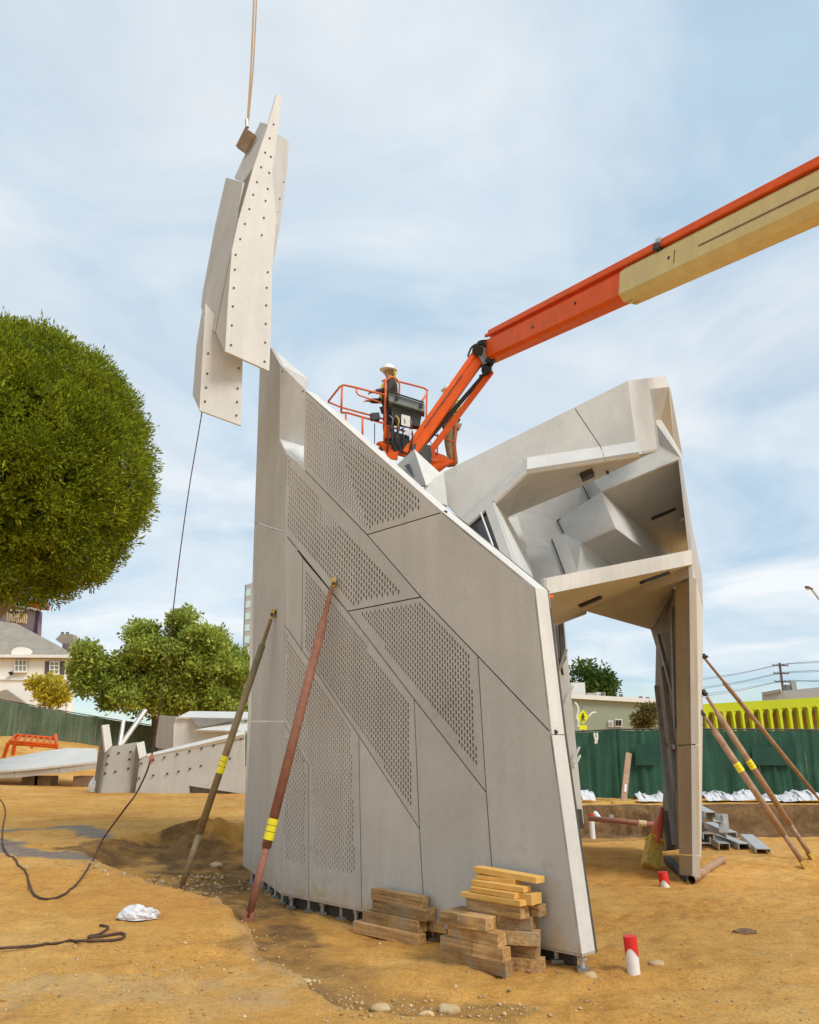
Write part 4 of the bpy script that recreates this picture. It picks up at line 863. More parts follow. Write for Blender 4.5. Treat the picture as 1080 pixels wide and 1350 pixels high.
stack((582, 1269), [
 ('bottom front timber of the tall stack, pale grey side', .02, .60, .05, 0, .10, h, .02, 'wood', 0),
 ('bottom rear timber of the tall stack, its end jutting right', .30, .46, .22, 0, .10, h, .55, 'wood', 0),
 ('bottom layer timber at the back of the tall stack', .05, .5, .30, 0, .10, h, .0, 'wood', 0),
 ('second layer timber of the tall stack, left piece', -.02, .32, .06, h, .10, h, .0, 'wood', 0),
 ('second layer timber of the tall stack, right piece', .305, .29, .06, h, .10, h, .0, 'wood', 0),
 ('second layer rear timber of the tall stack', .2, .50, .24, h, .10, h, .3, 'wood', 0),
 ('third layer front timber of the tall stack', .05, .50, .07, 2 * h, .10, h, -.02, 'wood', 0),
 ('third layer right timber of the tall stack, orange brown end', .40, .34, .22, 2 * h, .12, h, .55, 'wood', 0),
 ('fourth layer timber of the tall stack, left crosswise piece', .0, .17, .12, 3 * h, .30, h, .12, 'wood', 0),
 ('fourth layer timber of the tall stack, middle crosswise piece', .18, .26, .13, 3 * h, .30, h, .10, 'wood', 0),
 ('fourth layer timber at the back right of the tall stack', .40, .26, .28, 3 * h, .20, h, .4, 'wood', 0),
 ('fifth layer long timber of the tall stack', .14, .52, .20, 4 * h, .11, h, .03, 'wood', 0),
 ('fifth layer rear timber of the tall stack', .46, .26, .34, 4 * h, .11, h * .9, .1, 'wood', 0),
 ('lowest yellow board on the tall stack, overhanging left', .10, .58, .17, 5 * h, .10, .038, .02, 'wood_new', 0),
 ('yellow board second from below on the tall stack', .18, .44, .19, 5 * h + .039, .10, .04, -.02, 'wood_new', 0),
 ('thick yellow offcut at the right end of the tall stack', .56, .16, .27, 5 * h, .14, .075, .1, 'wood_new', 0),
 ('yellow board third from below on the tall stack', .16, .50, .24, 5 * h + .080, .10, .04, .04, 'wood_new', 0),
 ('short yellow board under the top of the tall stack', .14, .40, .29, 5 * h + .121, .09, .035, .0, 'wood_new', 0),
 ('topmost yellow board on the tall stack', .14, .60, .30, 5 * h + .157, .10, .045, .03, 'wood_new', -.03)], 'tall')

# ------------------------------------------------------------------ pipes, cone, steel
def stub(px, hgt, r_, redf, label, lean=(0, 0), notch=True):
    p = gp(*px); t_ = thing('pipe_stub', p, label, 'pipe', 'capped pipe stubs')
    d = Vector((lean[0], lean[1], 1)).normalized()
    MB().tube([p - d * .08, p + d * hgt * .99], r_, 14, False).build('pipe', 'plastic_white', t_, smooth=True)
    cap = MB(); n_ = 14; a = d.cross(Vector((0, 1, 0))).normalized(); b_ = d.cross(a)
    for i in range(2):
        for q in range(n_):
            t2 = 2 * math.pi * q / n_; zb = (1 - redf * (1 + .32 * math.sin(t2 * 2 + 2.4) * (1 if notch else 0))) if i == 0 else 1.005
            cap.v.append(p + d * hgt * zb + (a * math.cos(t2) + b_ * math.sin(t2)) * (r_ + .003))
    cap.f = [[q, (q + 1) % n_, n_ + (q + 1) % n_, n_ + q] for q in range(n_)] + [list(range(n_, 2 * n_))]
    cap.build('red_paint_band', 'red_paint', t_, smooth=False)
stub((836, 1284), .25, .047, .42, 'white pipe stub with red painted top on open dirt right of the wall', (-.05, .0))
stub((782, 1106), .55, .06, .15, 'tall white pipe stub with thin red top seen through the arch', (-.02, 0), False)
stub((877, 1169), .16, .055, .75, 'low mostly red pipe stub in front of the leg', (-.1, .05))
# warning cone in a bucket, leaning on the leg
cn = thing('traffic_cone', gp(862, 1145), 'orange traffic cone leaning on the leg with its yellow base', 'traffic cone')
cA, cB = at(857, 1140, 11.5), at(873, 1066, 12.0); cdv = (cB - cA).normalized()
MB().tube([lerp(cA, cB, .34), lerp(cA, cB, .7), cB], [.10, .065, .03], 16).build('cone', 'hi_vis_orange' if False else 'orange_faded', cn, smooth=True)
MB().bar(lerp(cA, cB, -.06), lerp(cA, cB, .40), .20, .16, Vector((0, -1, 0))).build('base_box', 'brass', cn, bevel=.02)
MB().bar(lerp(cA, cB, .40), lerp(cA, cB, .42), .215, .175, Vector((0, -1, 0))).build('base_lip', 'yellow_tape', cn)
# round steel bar at the leg's foot
tag(MB().tube([gp(912, 1166, .05), gp(953, 1138, .05)], .05, 14, False).build('steel_pipe', 'rust_tan', smooth=True), 'short rusty steel pipe lying at the foot of the leg', 'pipe')
# stacked channels
def channel(label, a, b_, wd=.16, ht=.09, th=.012, flip=1):
    k = MB(); d = (b_ - a).normalized(); sd = d.cross(Z1).normalized(); u_ = sd.cross(d) * flip
    k.bar(a, b_, wd, th, u_)
    for s in (1, -1): k.bar(a + sd * s * (wd / 2) - u_ * ht / 2, b_ + sd * s * (wd / 2) - u_ * ht / 2, th, ht, u_)
    return tag(k.build('steel_channel', 'galvanised'), label, 'steel channel', 'galvanised steel channels')
g0 = gp(935, 1120); dd = Vector((.12, .99, 0)).normalized(); ss = Vector((.99, -.12, 0))
cl_ = ['bottom left', 'bottom middle', 'bottom right', 'second layer left', 'second layer right', 'third layer left', 'third layer right', 'topmost']
ps = [(-.05, .10), (.17, .10), (.40, .10), (.0, .24), (.30, .25), (-.08, .40), (.16, .41), (.04, .56)]
for (s_, z_), nm in zip(ps, cl_):
    a = g0 + ss * s_ * 1.3 + Z1 * z_ + dd * random.uniform(-.1, .1); channel(f'{nm} galvanised steel channel in the pile right of the leg', a, a + dd * random.uniform(1.3, 1.7) + Z1 * random.uniform(-.02, .05), flip=random.choice((1, 1, -1)))
p = at(951, 1073, 14.2); channel('upright channel offcut sticking up from the steel pile', at(955, 1098, 14.0), at(953, 1073, 14.1), .14, .06)
channel('loose steel channel lying apart on the dirt', gp(1007, 1126, .07), gp(985, 1106, .07), .2, .06)
# red pipe over the excavation, small pipes
tag(MB().tube([at(776, 1079, 18.6), at(822, 1083, 18.3), at(868, 1088, 18.0)], .055, 10).build('red_pipe', 'rust', smooth=True), 'long reddish pipe lying across the excavation beyond the arch', 'pipe')
tag(MB().tube([at(842, 1085, 17.9), at(852, 1086, 17.9)], .062, 10).build('pipe_coupling', 'stone'), 'pale coupling on the reddish pipe in the excavation', 'pipe coupling')
tag(MB().tube([at(785, 1072, 19.5), at(791, 1080, 19.2)], .05, 8).build('white_elbow_pipe', 'plastic_white'), 'short white pipe leaning behind the reddish pipe', 'pipe')
tag(MB().tube([at(806, 1080, 19.4), at(806, 1074, 19.4)], .05, 8).build('grey_pipe_end', 'galvanised'), 'small grey pipe end standing behind the reddish pipe', 'pipe')
# stake leaning on the far fence
st = thing('survey_stake', at(823, 1050, 23.4), 'brown wooden stake leaning on the green fence beyond the arch', 'stake')
MB().bar(at(822, 1058, 23.2), at(829, 993, 23.9), .16, .05, Vector((0, -1, 0))).build('board', 'rust_tan', st)
MB().bar(at(824.5, 1044, 23.1), at(825, 1034, 23.2), .05, .02, Vector((0, -1, 0))).build('white_tag', 'paper', st)
MB().box(at(822, 1062, 22.8), (.28, .12, .1)).build('block', 'brass', st)

# crumpled bag and rags
def crumple(name, p, rx, ry, rz, m, label, cat, seed, sub=4):
    bm = bmesh.new(); bmesh.ops.create_icosphere(bm, subdivisions=sub, radius=1)
    for v in bm.verts:
        c_ = v.co; n_ = 1 + .9 * float(fbm(np.array([c_.x * 2.3 + seed]), np.array([c_.y * 2.3 + c_.z * 3.1]), 4, seed)[0]) + .25 * abs(float(fbm(np.array([c_.x * 6 + seed]), np.array([c_.y * 6 + c_.z * 7]), 2, seed + 4)[0]))
        v.co = Vector((c_.x * rx * n_, c_.y * ry * n_, max(-.15, c_.z) * rz * n_ * (1 if c_.z > 0 else .5)))
    me_ = bpy.data.meshes.new(name); bm.to_mesh(me_); bm.free(); me_.materials.append(MAT[m])
    o = bpy.data.objects.new(name, me_); COL.objects.link(o); o.location = p; ORG[o] = Vector(p); return tag(o, label, cat)
crumple('plastic_bag', gp(181, 1211, .01), .15, .10, .085, 'film', 'crumpled clear white plastic bag on the dirt', 'plastic bag', 3)
crumple('white_rag', gp(129, 1044, .02), .26, .2, .4, 'plastic_white', 'bunched white rag at the end of the standing concrete section', 'rag', 8, 3)
crumple('dark_debris', gp(982, 1231, .01), .10, .05, .03, 'wood_brown', 'small flat dark piece of debris on the right dirt', 'debris', 5, 3)
# single larger stones
bs_ = [((502, 1332), .055, 'pale rounded stone half buried in the foreground dirt at left'), ((592, 1334), .06, 'grey brown stone in the foreground dirt below the timber'), ((562, 1340), .04, 'flat brown stone left of the grey brown foreground stone'), ((866, 1272), .05, 'clod of earth right of the red topped pipe stub'), ((404, 1295), .03, 'white stone at the edge of the dirt bank'), ((778, 1288), .045, 'small grey stone at the foot of the wall end'), ((285, 1142), .07, 'pale stone in the dark dirt by the left facet'), ((244, 1185), .07, 'orange clod beside the olive brace foot')]
for px, r_, lb in bs_:
    bm = bmesh.new(); bmesh.ops.create_icosphere(bm, subdivisions=3, radius=1)
    for v in bm.verts:
        c_ = v.co; k = 1 + .6 * float(fbm(np.array([c_.x * 1.7 + px[0]]), np.array([c_.y * 1.7 + c_.z * 2]), 3, 2)[0]); v.co = Vector((c_.x * r_ * 1.2 * k, c_.y * r_ * k, c_.z * r_ * .6 * k))
    me_ = bpy.data.meshes.new('stone'); bm.to_mesh(me_); bm.free(); me_.materials.append(MAT['stone']); me_.shade_smooth()
    o = bpy.data.objects.new('stone', me_); COL.objects.link(o); o.location = gp(*px, r_ * .15); tag(o, lb, 'stone', 'larger stones')
# gravel and crumbs
def scatter(name, n_, region, rmin, rmax, seed, m='stone', label=None):
    rs = np.random.RandomState(seed); base = np.array([(1, 0, 0), (-1, 0, 0), (0, 1, 0), (0, -1, 0), (0, 0, .7), (0, 0, -.7)], float); fc = np.array([(0, 2, 4), (2, 1, 4), (1, 3, 4), (3, 0, 4), (2, 0, 5), (1, 2, 5), (3, 1, 5), (0, 3, 5)])
    xs, ys = region(rs, n_); zs = height(xs, ys); r_ = rmin * (rmax / rmin) ** (rs.rand(len(xs)) ** 2.2)
    V_ = base[None] * (1 + .6 * (rs.rand(len(xs), 6, 1) - .5)) * r_[:, None, None]
    V_ = V_ + .35 * r_[:, None, None] * (rs.rand(len(xs), 6, 3) - .5)
    a_ = rs.rand(len(xs)) * 6.28; ca, sa = np.cos(a_)[:, None], np.sin(a_)[:, None]
    x_ = V_[..., 0] * ca - V_[..., 1] * sa; y_ = V_[..., 0] * sa + V_[..., 1] * ca
    V_ = np.stack([x_ + xs[:, None], y_ + ys[:, None], V_[..., 2] + zs[:, None] + .15 * r_[:, None]], -1).reshape(-1, 3)
    F_ = (fc[None] + 6 * np.arange(len(xs))[:, None, None]).reshape(-1)
    me_ = bpy.data.meshes.new(name); me_.vertices.add(len(V_)); me_.vertices.foreach_set('co', V_.reshape(-1).astype(np.float32)); k = len(F_) // 3
    me_.loops.add(len(F_)); me_.loops.foreach_set('vertex_index', F_.astype(np.int32)); me_.polygons.add(k); me_.polygons.foreach_set('loop_start', np.arange(k, dtype=np.int32) * 3); me_.polygons.foreach_set('loop_total', np.full(k, 3, np.int32)); me_.update(calc_edges=True)
    me_.materials.append(MAT[m]); o = bpy.data.objects.new(name, me_); COL.objects.link(o); return tag(o, label, 'gravel', kind='stuff')
def reg_all(rs, n_):
    y_ = 4.8 + 12 * rs.rand(n_ * 3) ** 1.6; x_ = (rs.rand(n_ * 3) - .5) * 1.15 * y_
    k = fbm(x_ * 1.1, y_ * 1.1, 3, 41) + .25 * rs.rand(n_ * 3) > .17; return x_[k][:n_], y_[k][:n_]
def reg_front(rs, n_):
    t_ = rs.rand(n_); a, b_ = gp(395, 1312), gp(720, 1330); x_ = a.x + (b_.x - a.x) * t_ + rs.randn(n_) * .12; y_ = a.y + (b_.y - a.y) * t_ + rs.randn(n_) * .2; return x_, y_
def reg_edge(rs, n_):
    y_ = 5.0 + 5.2 * rs.rand(n_); x_ = np.interp(y_, _ey, _ex) + np.abs(rs.randn(n_)) * .16 - .03; return x_, y_
def reg_dark(rs, n_):
    return -2.9 + rs.randn(n_) * .7, 10.6 + rs.randn(n_) * .5
scatter('gravel', 2600, reg_all, .004, .017, 1, label='small pale gravel strewn over the dirt')
scatter('gravel', 260, reg_front, .006, .022, 2, label='band of pale pebbles in the foreground rut')
scatter('gravel', 260, reg_edge, .006, .024, 3, label='crumbled clods along the dirt bank edge')
scatter('gravel', 420, reg_dark, .010, .045, 4, label='loose clods in the dark dirt by the left facet')

def reg_clod(rs, n_):
    y_ = 4.8 + 9 * rs.rand(n_ * 3) ** 1.5; x_ = (rs.rand(n_ * 3) - .5) * 1.15 * y_
    k = fbm(x_ * 1.4, y_ * 1.4, 3, 77) + .22 * rs.rand(n_ * 3) > .15; return x_[k][:n_], y_[k][:n_]
scatter('gravel', 1700, reg_clod, .004, .016, 9, 'dirt', 'small orange crumbs of soil lying on the dirt')
# ------------------------------------------------------------------ trees and shrubs
def leaves(name, C, rad, per, size, m, parent, seed, up=0.35, aspect=0.45, outward=None):
    rs = np.random.RandomState(seed); C = np.asarray(C); k = len(C); rad = np.broadcast_to(np.asarray(rad), (k,))
    n_ = k * per; d = rs.randn(n_, 3); d /= np.linalg.norm(d, axis=1)[:, None]; rr_ = rs.rand(n_, 1) ** .45
    P = np.repeat(C, per, 0) + d * rr_ * np.repeat(rad, per)[:, None]
    ax = d * .7 + rs.randn(n_, 3) * .55 + np.array([0, 0, up])
    if outward is not None: ax = ax + np.repeat(outward, per, 0) * .7
    ax /= np.linalg.norm(ax, axis=1)[:, None]; t_ = np.cross(ax, rs.randn(n_, 3)); t_ /= np.linalg.norm(t_, axis=1)[:, None]
    s = size * (.55 + .9 * rs.rand(n_, 1)); wv = t_ * s * aspect * .5
    V_ = np.stack([P, P + ax * s * .45 + wv, P + ax * s, P + ax * s * .45 - wv], 1).reshape(-1, 3) - np.array(ORG[parent])
    me_ = bpy.data.meshes.new(name); me_.vertices.add(len(V_)); me_.vertices.foreach_set('co', V_.reshape(-1).astype(np.float32))
    me_.loops.add(n_ * 4); me_.loops.foreach_set('vertex_index', np.arange(n_ * 4, dtype=np.int32)); me_.polygons.add(n_); me_.polygons.foreach_set('loop_start', np.arange(n_, dtype=np.int32) * 4); me_.polygons.foreach_set('loop_total', np.full(n_, 4, np.int32)); me_.update(calc_edges=True)
    me_.materials.append(MAT[m]); o = bpy.data.objects.new(name, me_); COL.objects.link(o); o.parent = parent; ORG[o] = ORG[parent]; return o
def limb(m, pts, r0, r1, seed=0):
    P = spline([Vector(p) for p in pts], 6); n_ = len(P); m.tube(P, [r0 + (r1 - r0) * i / (n_ - 1) for i in range(n_)], 9)
# big clipped round tree
bc = np.array(at(2, 602, 24)); bt = thing('round_tree', (at(-70, 1060, 24).x, 24, H(-15, 24)), 'large clipped round green tree at the left edge', 'tree')
rs = np.random.RandomState(4); k = 2300; d = rs.randn(k, 3); d /= np.linalg.norm(d, axis=1)[:, None]
rx, rz = 4.5, 4.5
lump = 1 + .24 * fbm(d[:, 0] * 4 + 7, d[:, 2] * 4 + d[:, 1] * 3, 4, 3)
def dome(q):
    h_ = np.hypot(q[:, 0], q[:, 1]); z_ = np.abs(q[:, 2]); p_ = np.where(q[:, 2] > 0, 1.6, 2.6); return (h_ ** p_ + z_ ** p_) ** (-1 / p_)
low_cut = dome(d)
shell = bc + d * np.array([rx, rx, rz]) * (lump * low_cut * (.90 + .08 * rs.rand(k)))[:, None]
leaves('crown', shell, .30 + .10 * rs.rand(k), 96, .125, 'leaf_round', bt, 5, .5, .30, d)
k2 = 900; d2 = rs.randn(k2, 3); d2 /= np.linalg.norm(d2, axis=1)[:, None]
leaves('inner_crown', bc + d2 * np.array([rx, rx, rz]) * (dome(d2) * (.50 + .32 * rs.rand(k2)))[:, None], .5, 40, .30, 'leaf_round', bt, 6, .2, .5)
k3 = 190; d3 = rs.randn(k3, 3); d3 /= np.linalg.norm(d3, axis=1)[:, None]
leaves('stray_sprigs', bc + d3 * np.array([rx, rx, rz]) * (dome(d3) * (.99 + .05 * rs.rand(k3)))[:, None], .16, 12, .22, 'leaf_round', bt, 7, .6, .22, d3)
m = MB(); limb(m, [at(-75, 1062, 24), at(-45, 900, 24), at(-14, 822, 24), at(10, 795, 24), at(30, 770, 24), at(45, 740, 24)], .30, .10); limb(m, [at(-45, 900, 24), at(-40, 800, 24), at(-30, 700, 24)], .25, .1); limb(m, [at(-14, 822, 24), at(-6, 785, 24), at(0, 750, 24)], .12, .06)
m.build('trunk', 'bark', bt, smooth=True)
# spreading tree behind the left fence
def blob_tree(name, label, items, base, size, per, m_leaf, seed, dens, trunk, bark='bark_dark', aspect=.5, group=None):
    t_ = thing(name, base, label, 'tree' if 'tree' in name else 'shrub', group); rs = np.random.RandomState(seed); C = []; RR = []
    for (c_, rx_, ry_, rz_, n_) in items:
        c_ = np.array(c_); q = rs.randn(n_, 3); q /= np.linalg.norm(q, axis=1)[:, None]; q *= (rs.rand(n_, 1) ** .38)
        C.append(c_ + q * np.array([rx_, ry_, rz_])); RR.append(np.full(n_, dens) * (.6 + .8 * rs.rand(n_)))
    leaves('crown', np.concatenate(C), np.concatenate(RR), per, size, m_leaf, t_, seed, .15, aspect)
    m = MB()
    for pts, r0, r1 in trunk: limb(m, pts, r0, r1)
    m.build('trunk', bark, t_, smooth=True); return t_
Y0 = 46
its = []; _r = np.random.RandomState(21)
for (u, v, n_, spread) in ((215, 872, 12, 34), (165, 888, 9, 28), (275, 880, 12, 32), (308, 878, 7, 18), (200, 848, 7, 24), (250, 842, 7, 24), (130, 898, 6, 20), (240, 912, 9, 40), (295, 912, 7, 26), (165, 918, 4, 20), (122, 864, 3, 12), (238, 822, 3, 8), (285, 848, 4, 14), (190, 835, 3, 12), (110, 890, 3, 8), (230, 928, 8, 50), (300, 930, 6, 26), (180, 905, 6, 26), (255, 895, 8, 40)):
    for _q in range(int(n_ * 1.75)):
        r_ = _r.uniform(.45, .95); its.append((at(u + _r.randn() * spread * .5, v + _r.randn() * 9, Y0 + _r.uniform(-1.8, 1.8)), r_, r_, r_ * .62, int(9 + 9 * r_)))
g_ = at(206, 985, Y0)
blob_tree('spreading_tree', 'broad bushy green tree rising behind the concrete sections at left', its, g_, .20, 46, 'leaf_bush', 12, .34, [([g_, at(206, 940, Y0), at(203, 905, Y0), at(212, 880, Y0)], .30, .14), ([at(205, 930, Y0), at(180, 905, Y0), at(150, 890, Y0)], .16, .06), ([at(205, 925, Y0), at(245, 895, Y0), at(285, 880, Y0)], .16, .06), ([at(203, 905, Y0), at(225, 860, Y0), at(240, 830, Y0)], .12, .04)])
sb = at(66, 935, 52)
blob_tree('yellow_shrub', 'bright yellow green shrub in front of the white house', [(at(66, 910, 52), 1.0, .9, .85, 60), (at(52, 902, 52), .6, .6, .4, 16), (at(80, 920, 52), .7, .7, .6, 26), (at(38, 902, 52), .3, .3, .25, 4)], (sb.x, sb.y, H(sb.x, sb.y)), .22, 34, 'leaf_yellow', 15, .30, [([sb - Z1 * .8, at(66, 915, 52)], .08, .04)])
tb = at(785, 935, 72); tb.z = 0
blob_tree('street_tree', 'green street tree rising above the sage green building', [(at(772, 893, 72), 1.4, 1.4, 1.4, 46), (at(790, 896, 72), 1.4, 1.3, 1.2, 44), (at(806, 905, 72), .8, .8, .9, 18), (at(783, 908, 72), 2.0, 1.5, .7, 40)], tb, .30, 36, 'leaf_far', 17, .42, [([tb, at(785, 905, 72)], .2, .1)])
bb = at(855, 968, 40); bb.z = H(bb.x, 40)
blob_tree('brown_shrub', 'brownish green shrub behind the green fence left of the leg', [(at(856, 944, 40), .75, .6, .55, 46), (at(846, 950, 40), .4, .4, .4, 16)], bb, .16, 36, 'leaf_brown', 19, .22, [([bb, at(856, 945, 40)], .06, .03)])

# ------------------------------------------------------------------ fences
mat('fabric_dark', (0.012, 0.06, 0.038), 0.85, 0.2, 3, 0.2, 60)  # darker green for two rectangles on the right fence screen
def fence(label, tops, hgt, m, step, amp, seed, dark_rects=(), nposts=8, drop=.0):
    rs = np.random.RandomState(seed); L_ = [0.0]
    for a, b_ in zip(tops[:-1], tops[1:]): L_.append(L_[-1] + (b_ - a).length)
    def pos(s):
        for i in range(len(tops) - 1):
            if s <= L_[i + 1] or i == len(tops) - 2:
                t_ = (s - L_[i]) / (L_[i + 1] - L_[i]); return lerp(tops[i], tops[i + 1], t_), (tops[i + 1] - tops[i]).normalized()
    f_ = thing('screen_fence', pos(0)[0] - Z1 * hgt, label, 'fence'); tot = L_[-1]
    bays = nposts - 1
    for b_ in range(bays):
        s0, s1 = tot * b_ / bays + .001, tot * (b_ + 1) / bays - .001; n_ = max(6, int((s1 - s0) / step)); rows = 5; k = MB()
        off = [0.0] + [rs.randn() for _ in range(n_ - 1)] + [0.0]
        for r_ in range(rows + 1):
            for i in range(n_ + 1):
                p, d = pos(s0 + (s1 - s0) * i / n_); nn = Vector((d.y, -d.x, 0)); f = r_ / rows
                a = amp * off[i] * (.35 + f * .9) + .02 * rs.randn() * .3
                k.v.append(p + nn * a - Z1 * (hgt * f) - Z1 * (.025 * math.sin(math.pi * i / n_) * (1 - f)))
        k.f = [[r_ * (n_ + 1) + i, (r_ + 1) * (n_ + 1) + i, (r_ + 1) * (n_ + 1) + i + 1, r_ * (n_ + 1) + i + 1] for r_ in range(rows) for i in range(n_)]
        k.build('screen_fabric', m, f_, smooth=True)
        q0, q1 = pos(tot * b_ / bays)[0], pos(tot * (b_ + 1) / bays)[0]
        MB().tube([q0 + Z1 * .02 + Vector((0, .06, 0)), q1 + Z1 * .02 + Vector((0, .06, 0))], .025, 6).build('top_rail', 'steel_dark', f_)
    for b_ in range(nposts):
        p, d = pos(tot * b_ / bays); MB().tube([p + Vector((0, .08, .05)), p + Vector((0, .08, -hgt - .3))], .03, 8).build('post', 'steel_grey', f_)
    for (u0, v0, u1, v1, yy) in dark_rects:
        MB().prism([at(u0, v0, yy), at(u1, v0, yy), at(u1, v1, yy), at(u0, v1, yy)], .01).build('fabric_dark', 'fabric_dark', f_)
    return f_
fence('dark green screen fence across the right background', [at(690, 968, 25), at(745, 966.5, 25), at(800, 962.5, 25), at(870, 962.5, 25), at(930, 962, 25), at(1000, 962.5, 25), at(1180, 963.5, 25)], 2.15, 'fabric_green', .085, .042, 3, ((838, 981, 867, 1009, 24.85), (992, 984, 1046, 1009, 24.85)), 9)
fence('olive green screen fence on the slope at left', [at(-90, 907, 37.5), at(0, 922.5, 40), at(100, 941, 43.5), at(215, 959, 48), at(330, 968, 53)], 1.95, 'fabric_olive', .16, .075, 6, (), 10)
# props behind the left fence section
pr = thing('fence_prop', at(157, 988, 39), 'grey steel props standing before the left fence by the concrete section', 'prop')
MB().tube([at(163, 950, 39.5), at(157, 990, 39)], .10, 8).build('upright', 'galvanised', pr); MB().tube([at(192, 936, 40), at(152, 993, 39)], .12, 8).build('diagonal', 'galvanised', pr)
# ------------------------------------------------------------------ concrete sections waiting on the ground
YS = 24.0
cs2 = thing('standing_section', gp(180, 1051), 'bolted grey concrete section standing on edge on the dirt at left', 'concrete section')
fz = MB().prism([at(138, 992, YS), at(148, 984, YS), at(181, 978.5, YS), at(177, 1051, YS), at(129, 1048, YS)], .15).build('face_panel', 'concrete', cs2)
MB().prism([at(135, 956, YS - .1), at(139, 990, YS - .1), at(129, 1048, YS - .06), at(123, 1040, YS + .6), at(132, 975, YS + .3)], .06).build('end_face', 'concrete_shaded', cs2)
MB().prism([at(135, 956, YS - .12), at(144, 955, YS), at(148, 983, YS - .02), at(139, 992, YS - .12)], .15).build('fin', 'concrete_lit', cs2)
MB().prism([at(179, 983, YS - .25), at(184, 1000, YS - .28), at(177, 1051, YS - .1), at(172, 1049, YS - .02)], .06).build('fold_face', 'concrete_shaded', cs2)
MB().prism([at(180, 980, YS - .3), at(190, 977, YS - .2), at(193.5, 996, YS - .22), at(184, 1000.5, YS - .32)], .15).build('fin', 'concrete_lit', cs2)
fz2 = MB().prism([at(184.5, 1001, YS - .25), at(194, 997, YS - .25), at(322, 968, YS - .3), at(322, 1047, YS - .3), at(249, 1036, YS - .28), at(249, 1052, YS - .28), at(177.5, 1051, YS - .25)], .12).build('face_panel', 'concrete', cs2)
MB().prism([at(249, 1036, YS - .1), at(322, 1034, YS - .2), at(322, 1047, YS - .2), at(249, 1048, YS - .1)], .1).build('recessed_foot', 'concrete_shaded', cs2)
MB().prism([at(193.5, 994, YS - .1), at(322, 963, YS - .25), at(322, 968, YS - .4), at(194, 997.5, YS - .27)], .1).build('top_edge', 'concrete_lit', cs2)
def z5(x, y): return 100 + x / 4.5, 930 + y / 4.5
for p in ((195, 297), (255, 282), (325, 275), (185, 347), (318, 320), (175, 402), (235, 393), (312, 374)): u, v = z5(*p); bolt_on(fz, 'bolt', at(u, v, YS - .005), Vector((0, -1, 0)), .028, h=.03)
for p in ((388, 345), (460, 325), (525, 308), (602, 290), (675, 272), (747, 255), (818, 238), (980, 200), (375, 432), (460, 415), (543, 405), (610, 392), (678, 375), (743, 358), (915, 315)): u, v = z5(*p); bolt_on(fz2, 'bolt', at(u, v, YS - .285), Vector((0, -1, 0)), .028, h=.03)
cs3 = thing('folded_section', gp(290, 1030), 'white folded concrete section lying behind the standing bolted one', 'concrete section')
YT = 29
MB().prism([at(207, 943, YT + 1.2), at(232, 945, YT + .2), at(228, 990, YT + .2), at(205, 985, YT + 1.2)], .1).build('end_face', 'concrete', cs3)
MB().prism([at(229, 955, YT), at(235, 946, YT), at(322, 950, YT - .3), at(322, 1005, YT - .3), at(228, 1005, YT)], .1).build('face_panel', 'concrete_lit', cs3)
MB().prism([at(234, 945.5, YT - .1), at(250, 937.5, YT + 1.4), at(328, 938.5, YT + 1.4), at(328, 947, YT - .4)], .06).build('top_fold', 'concrete_lit', cs3)
MB().prism([at(257, 962, YT - .6), at(328, 950, YT - .1), at(328, 964, YT - .9)], .06).build('wedge_fold', 'concrete_lit', cs3)
MB().prism([at(250, 946.5, YT - .15), at(318, 947.5, YT - .4), at(262, 960, YT - .5)], .03).build('recess', 'concrete_shaded', cs3)
cs4 = thing('flat_section', gp(60, 1032), 'flat concrete slab section laid low on blocks at the left edge', 'concrete section')
MB().prism([at(-60, 1012, 27.6), at(0, 1001, 28.4), at(60, 990, 29.4), at(90, 986, 29.8), at(128, 987, 29.6), at(128, 1004, 27.1), at(40, 1013, 26.8), at(-60, 1021, 26.6)], .06, toward=Vector((-8, 27, 20))).build('top_panel', 'concrete_lit', cs4)
for u0, u1, v0, v1 in ((-60, 19, 1021, 1015.2), (19.6, 78, 1015.2, 1009.6), (78.6, 128, 1009.5, 1004)):
    MB().prism([at(u0, v0, 26.6 + (u0 + 60) * .0027), at(u1, v1, 26.6 + (u1 + 60) * .0027), at(u1, v1 + 9.5, 26.65 + (u1 + 60) * .0027), at(u0, v0 + 10.5, 26.65 + (u0 + 60) * .0027)], .08).build('edge_panel', 'concrete', cs4)
for u in (-30, 45, 62, 112):
    p = at(u, 1023, 27.6); g = H(p.x, p.y); MB().box((p.x, p.y, (g + p.z) / 2 - .02), (.25, .3, max(.05, (p.z - g) / 2 + .02))).build('support_block', 'wood_brown', cs4)
# brown board by the tree
tag(MB().prism([at(209, 954, 31), at(229, 953, 31), at(226, 990, 31), at(208, 990, 31)], .08).build('plywood_board', 'wood_brown'), 'brown board standing between the tree trunk and folded section', 'board')
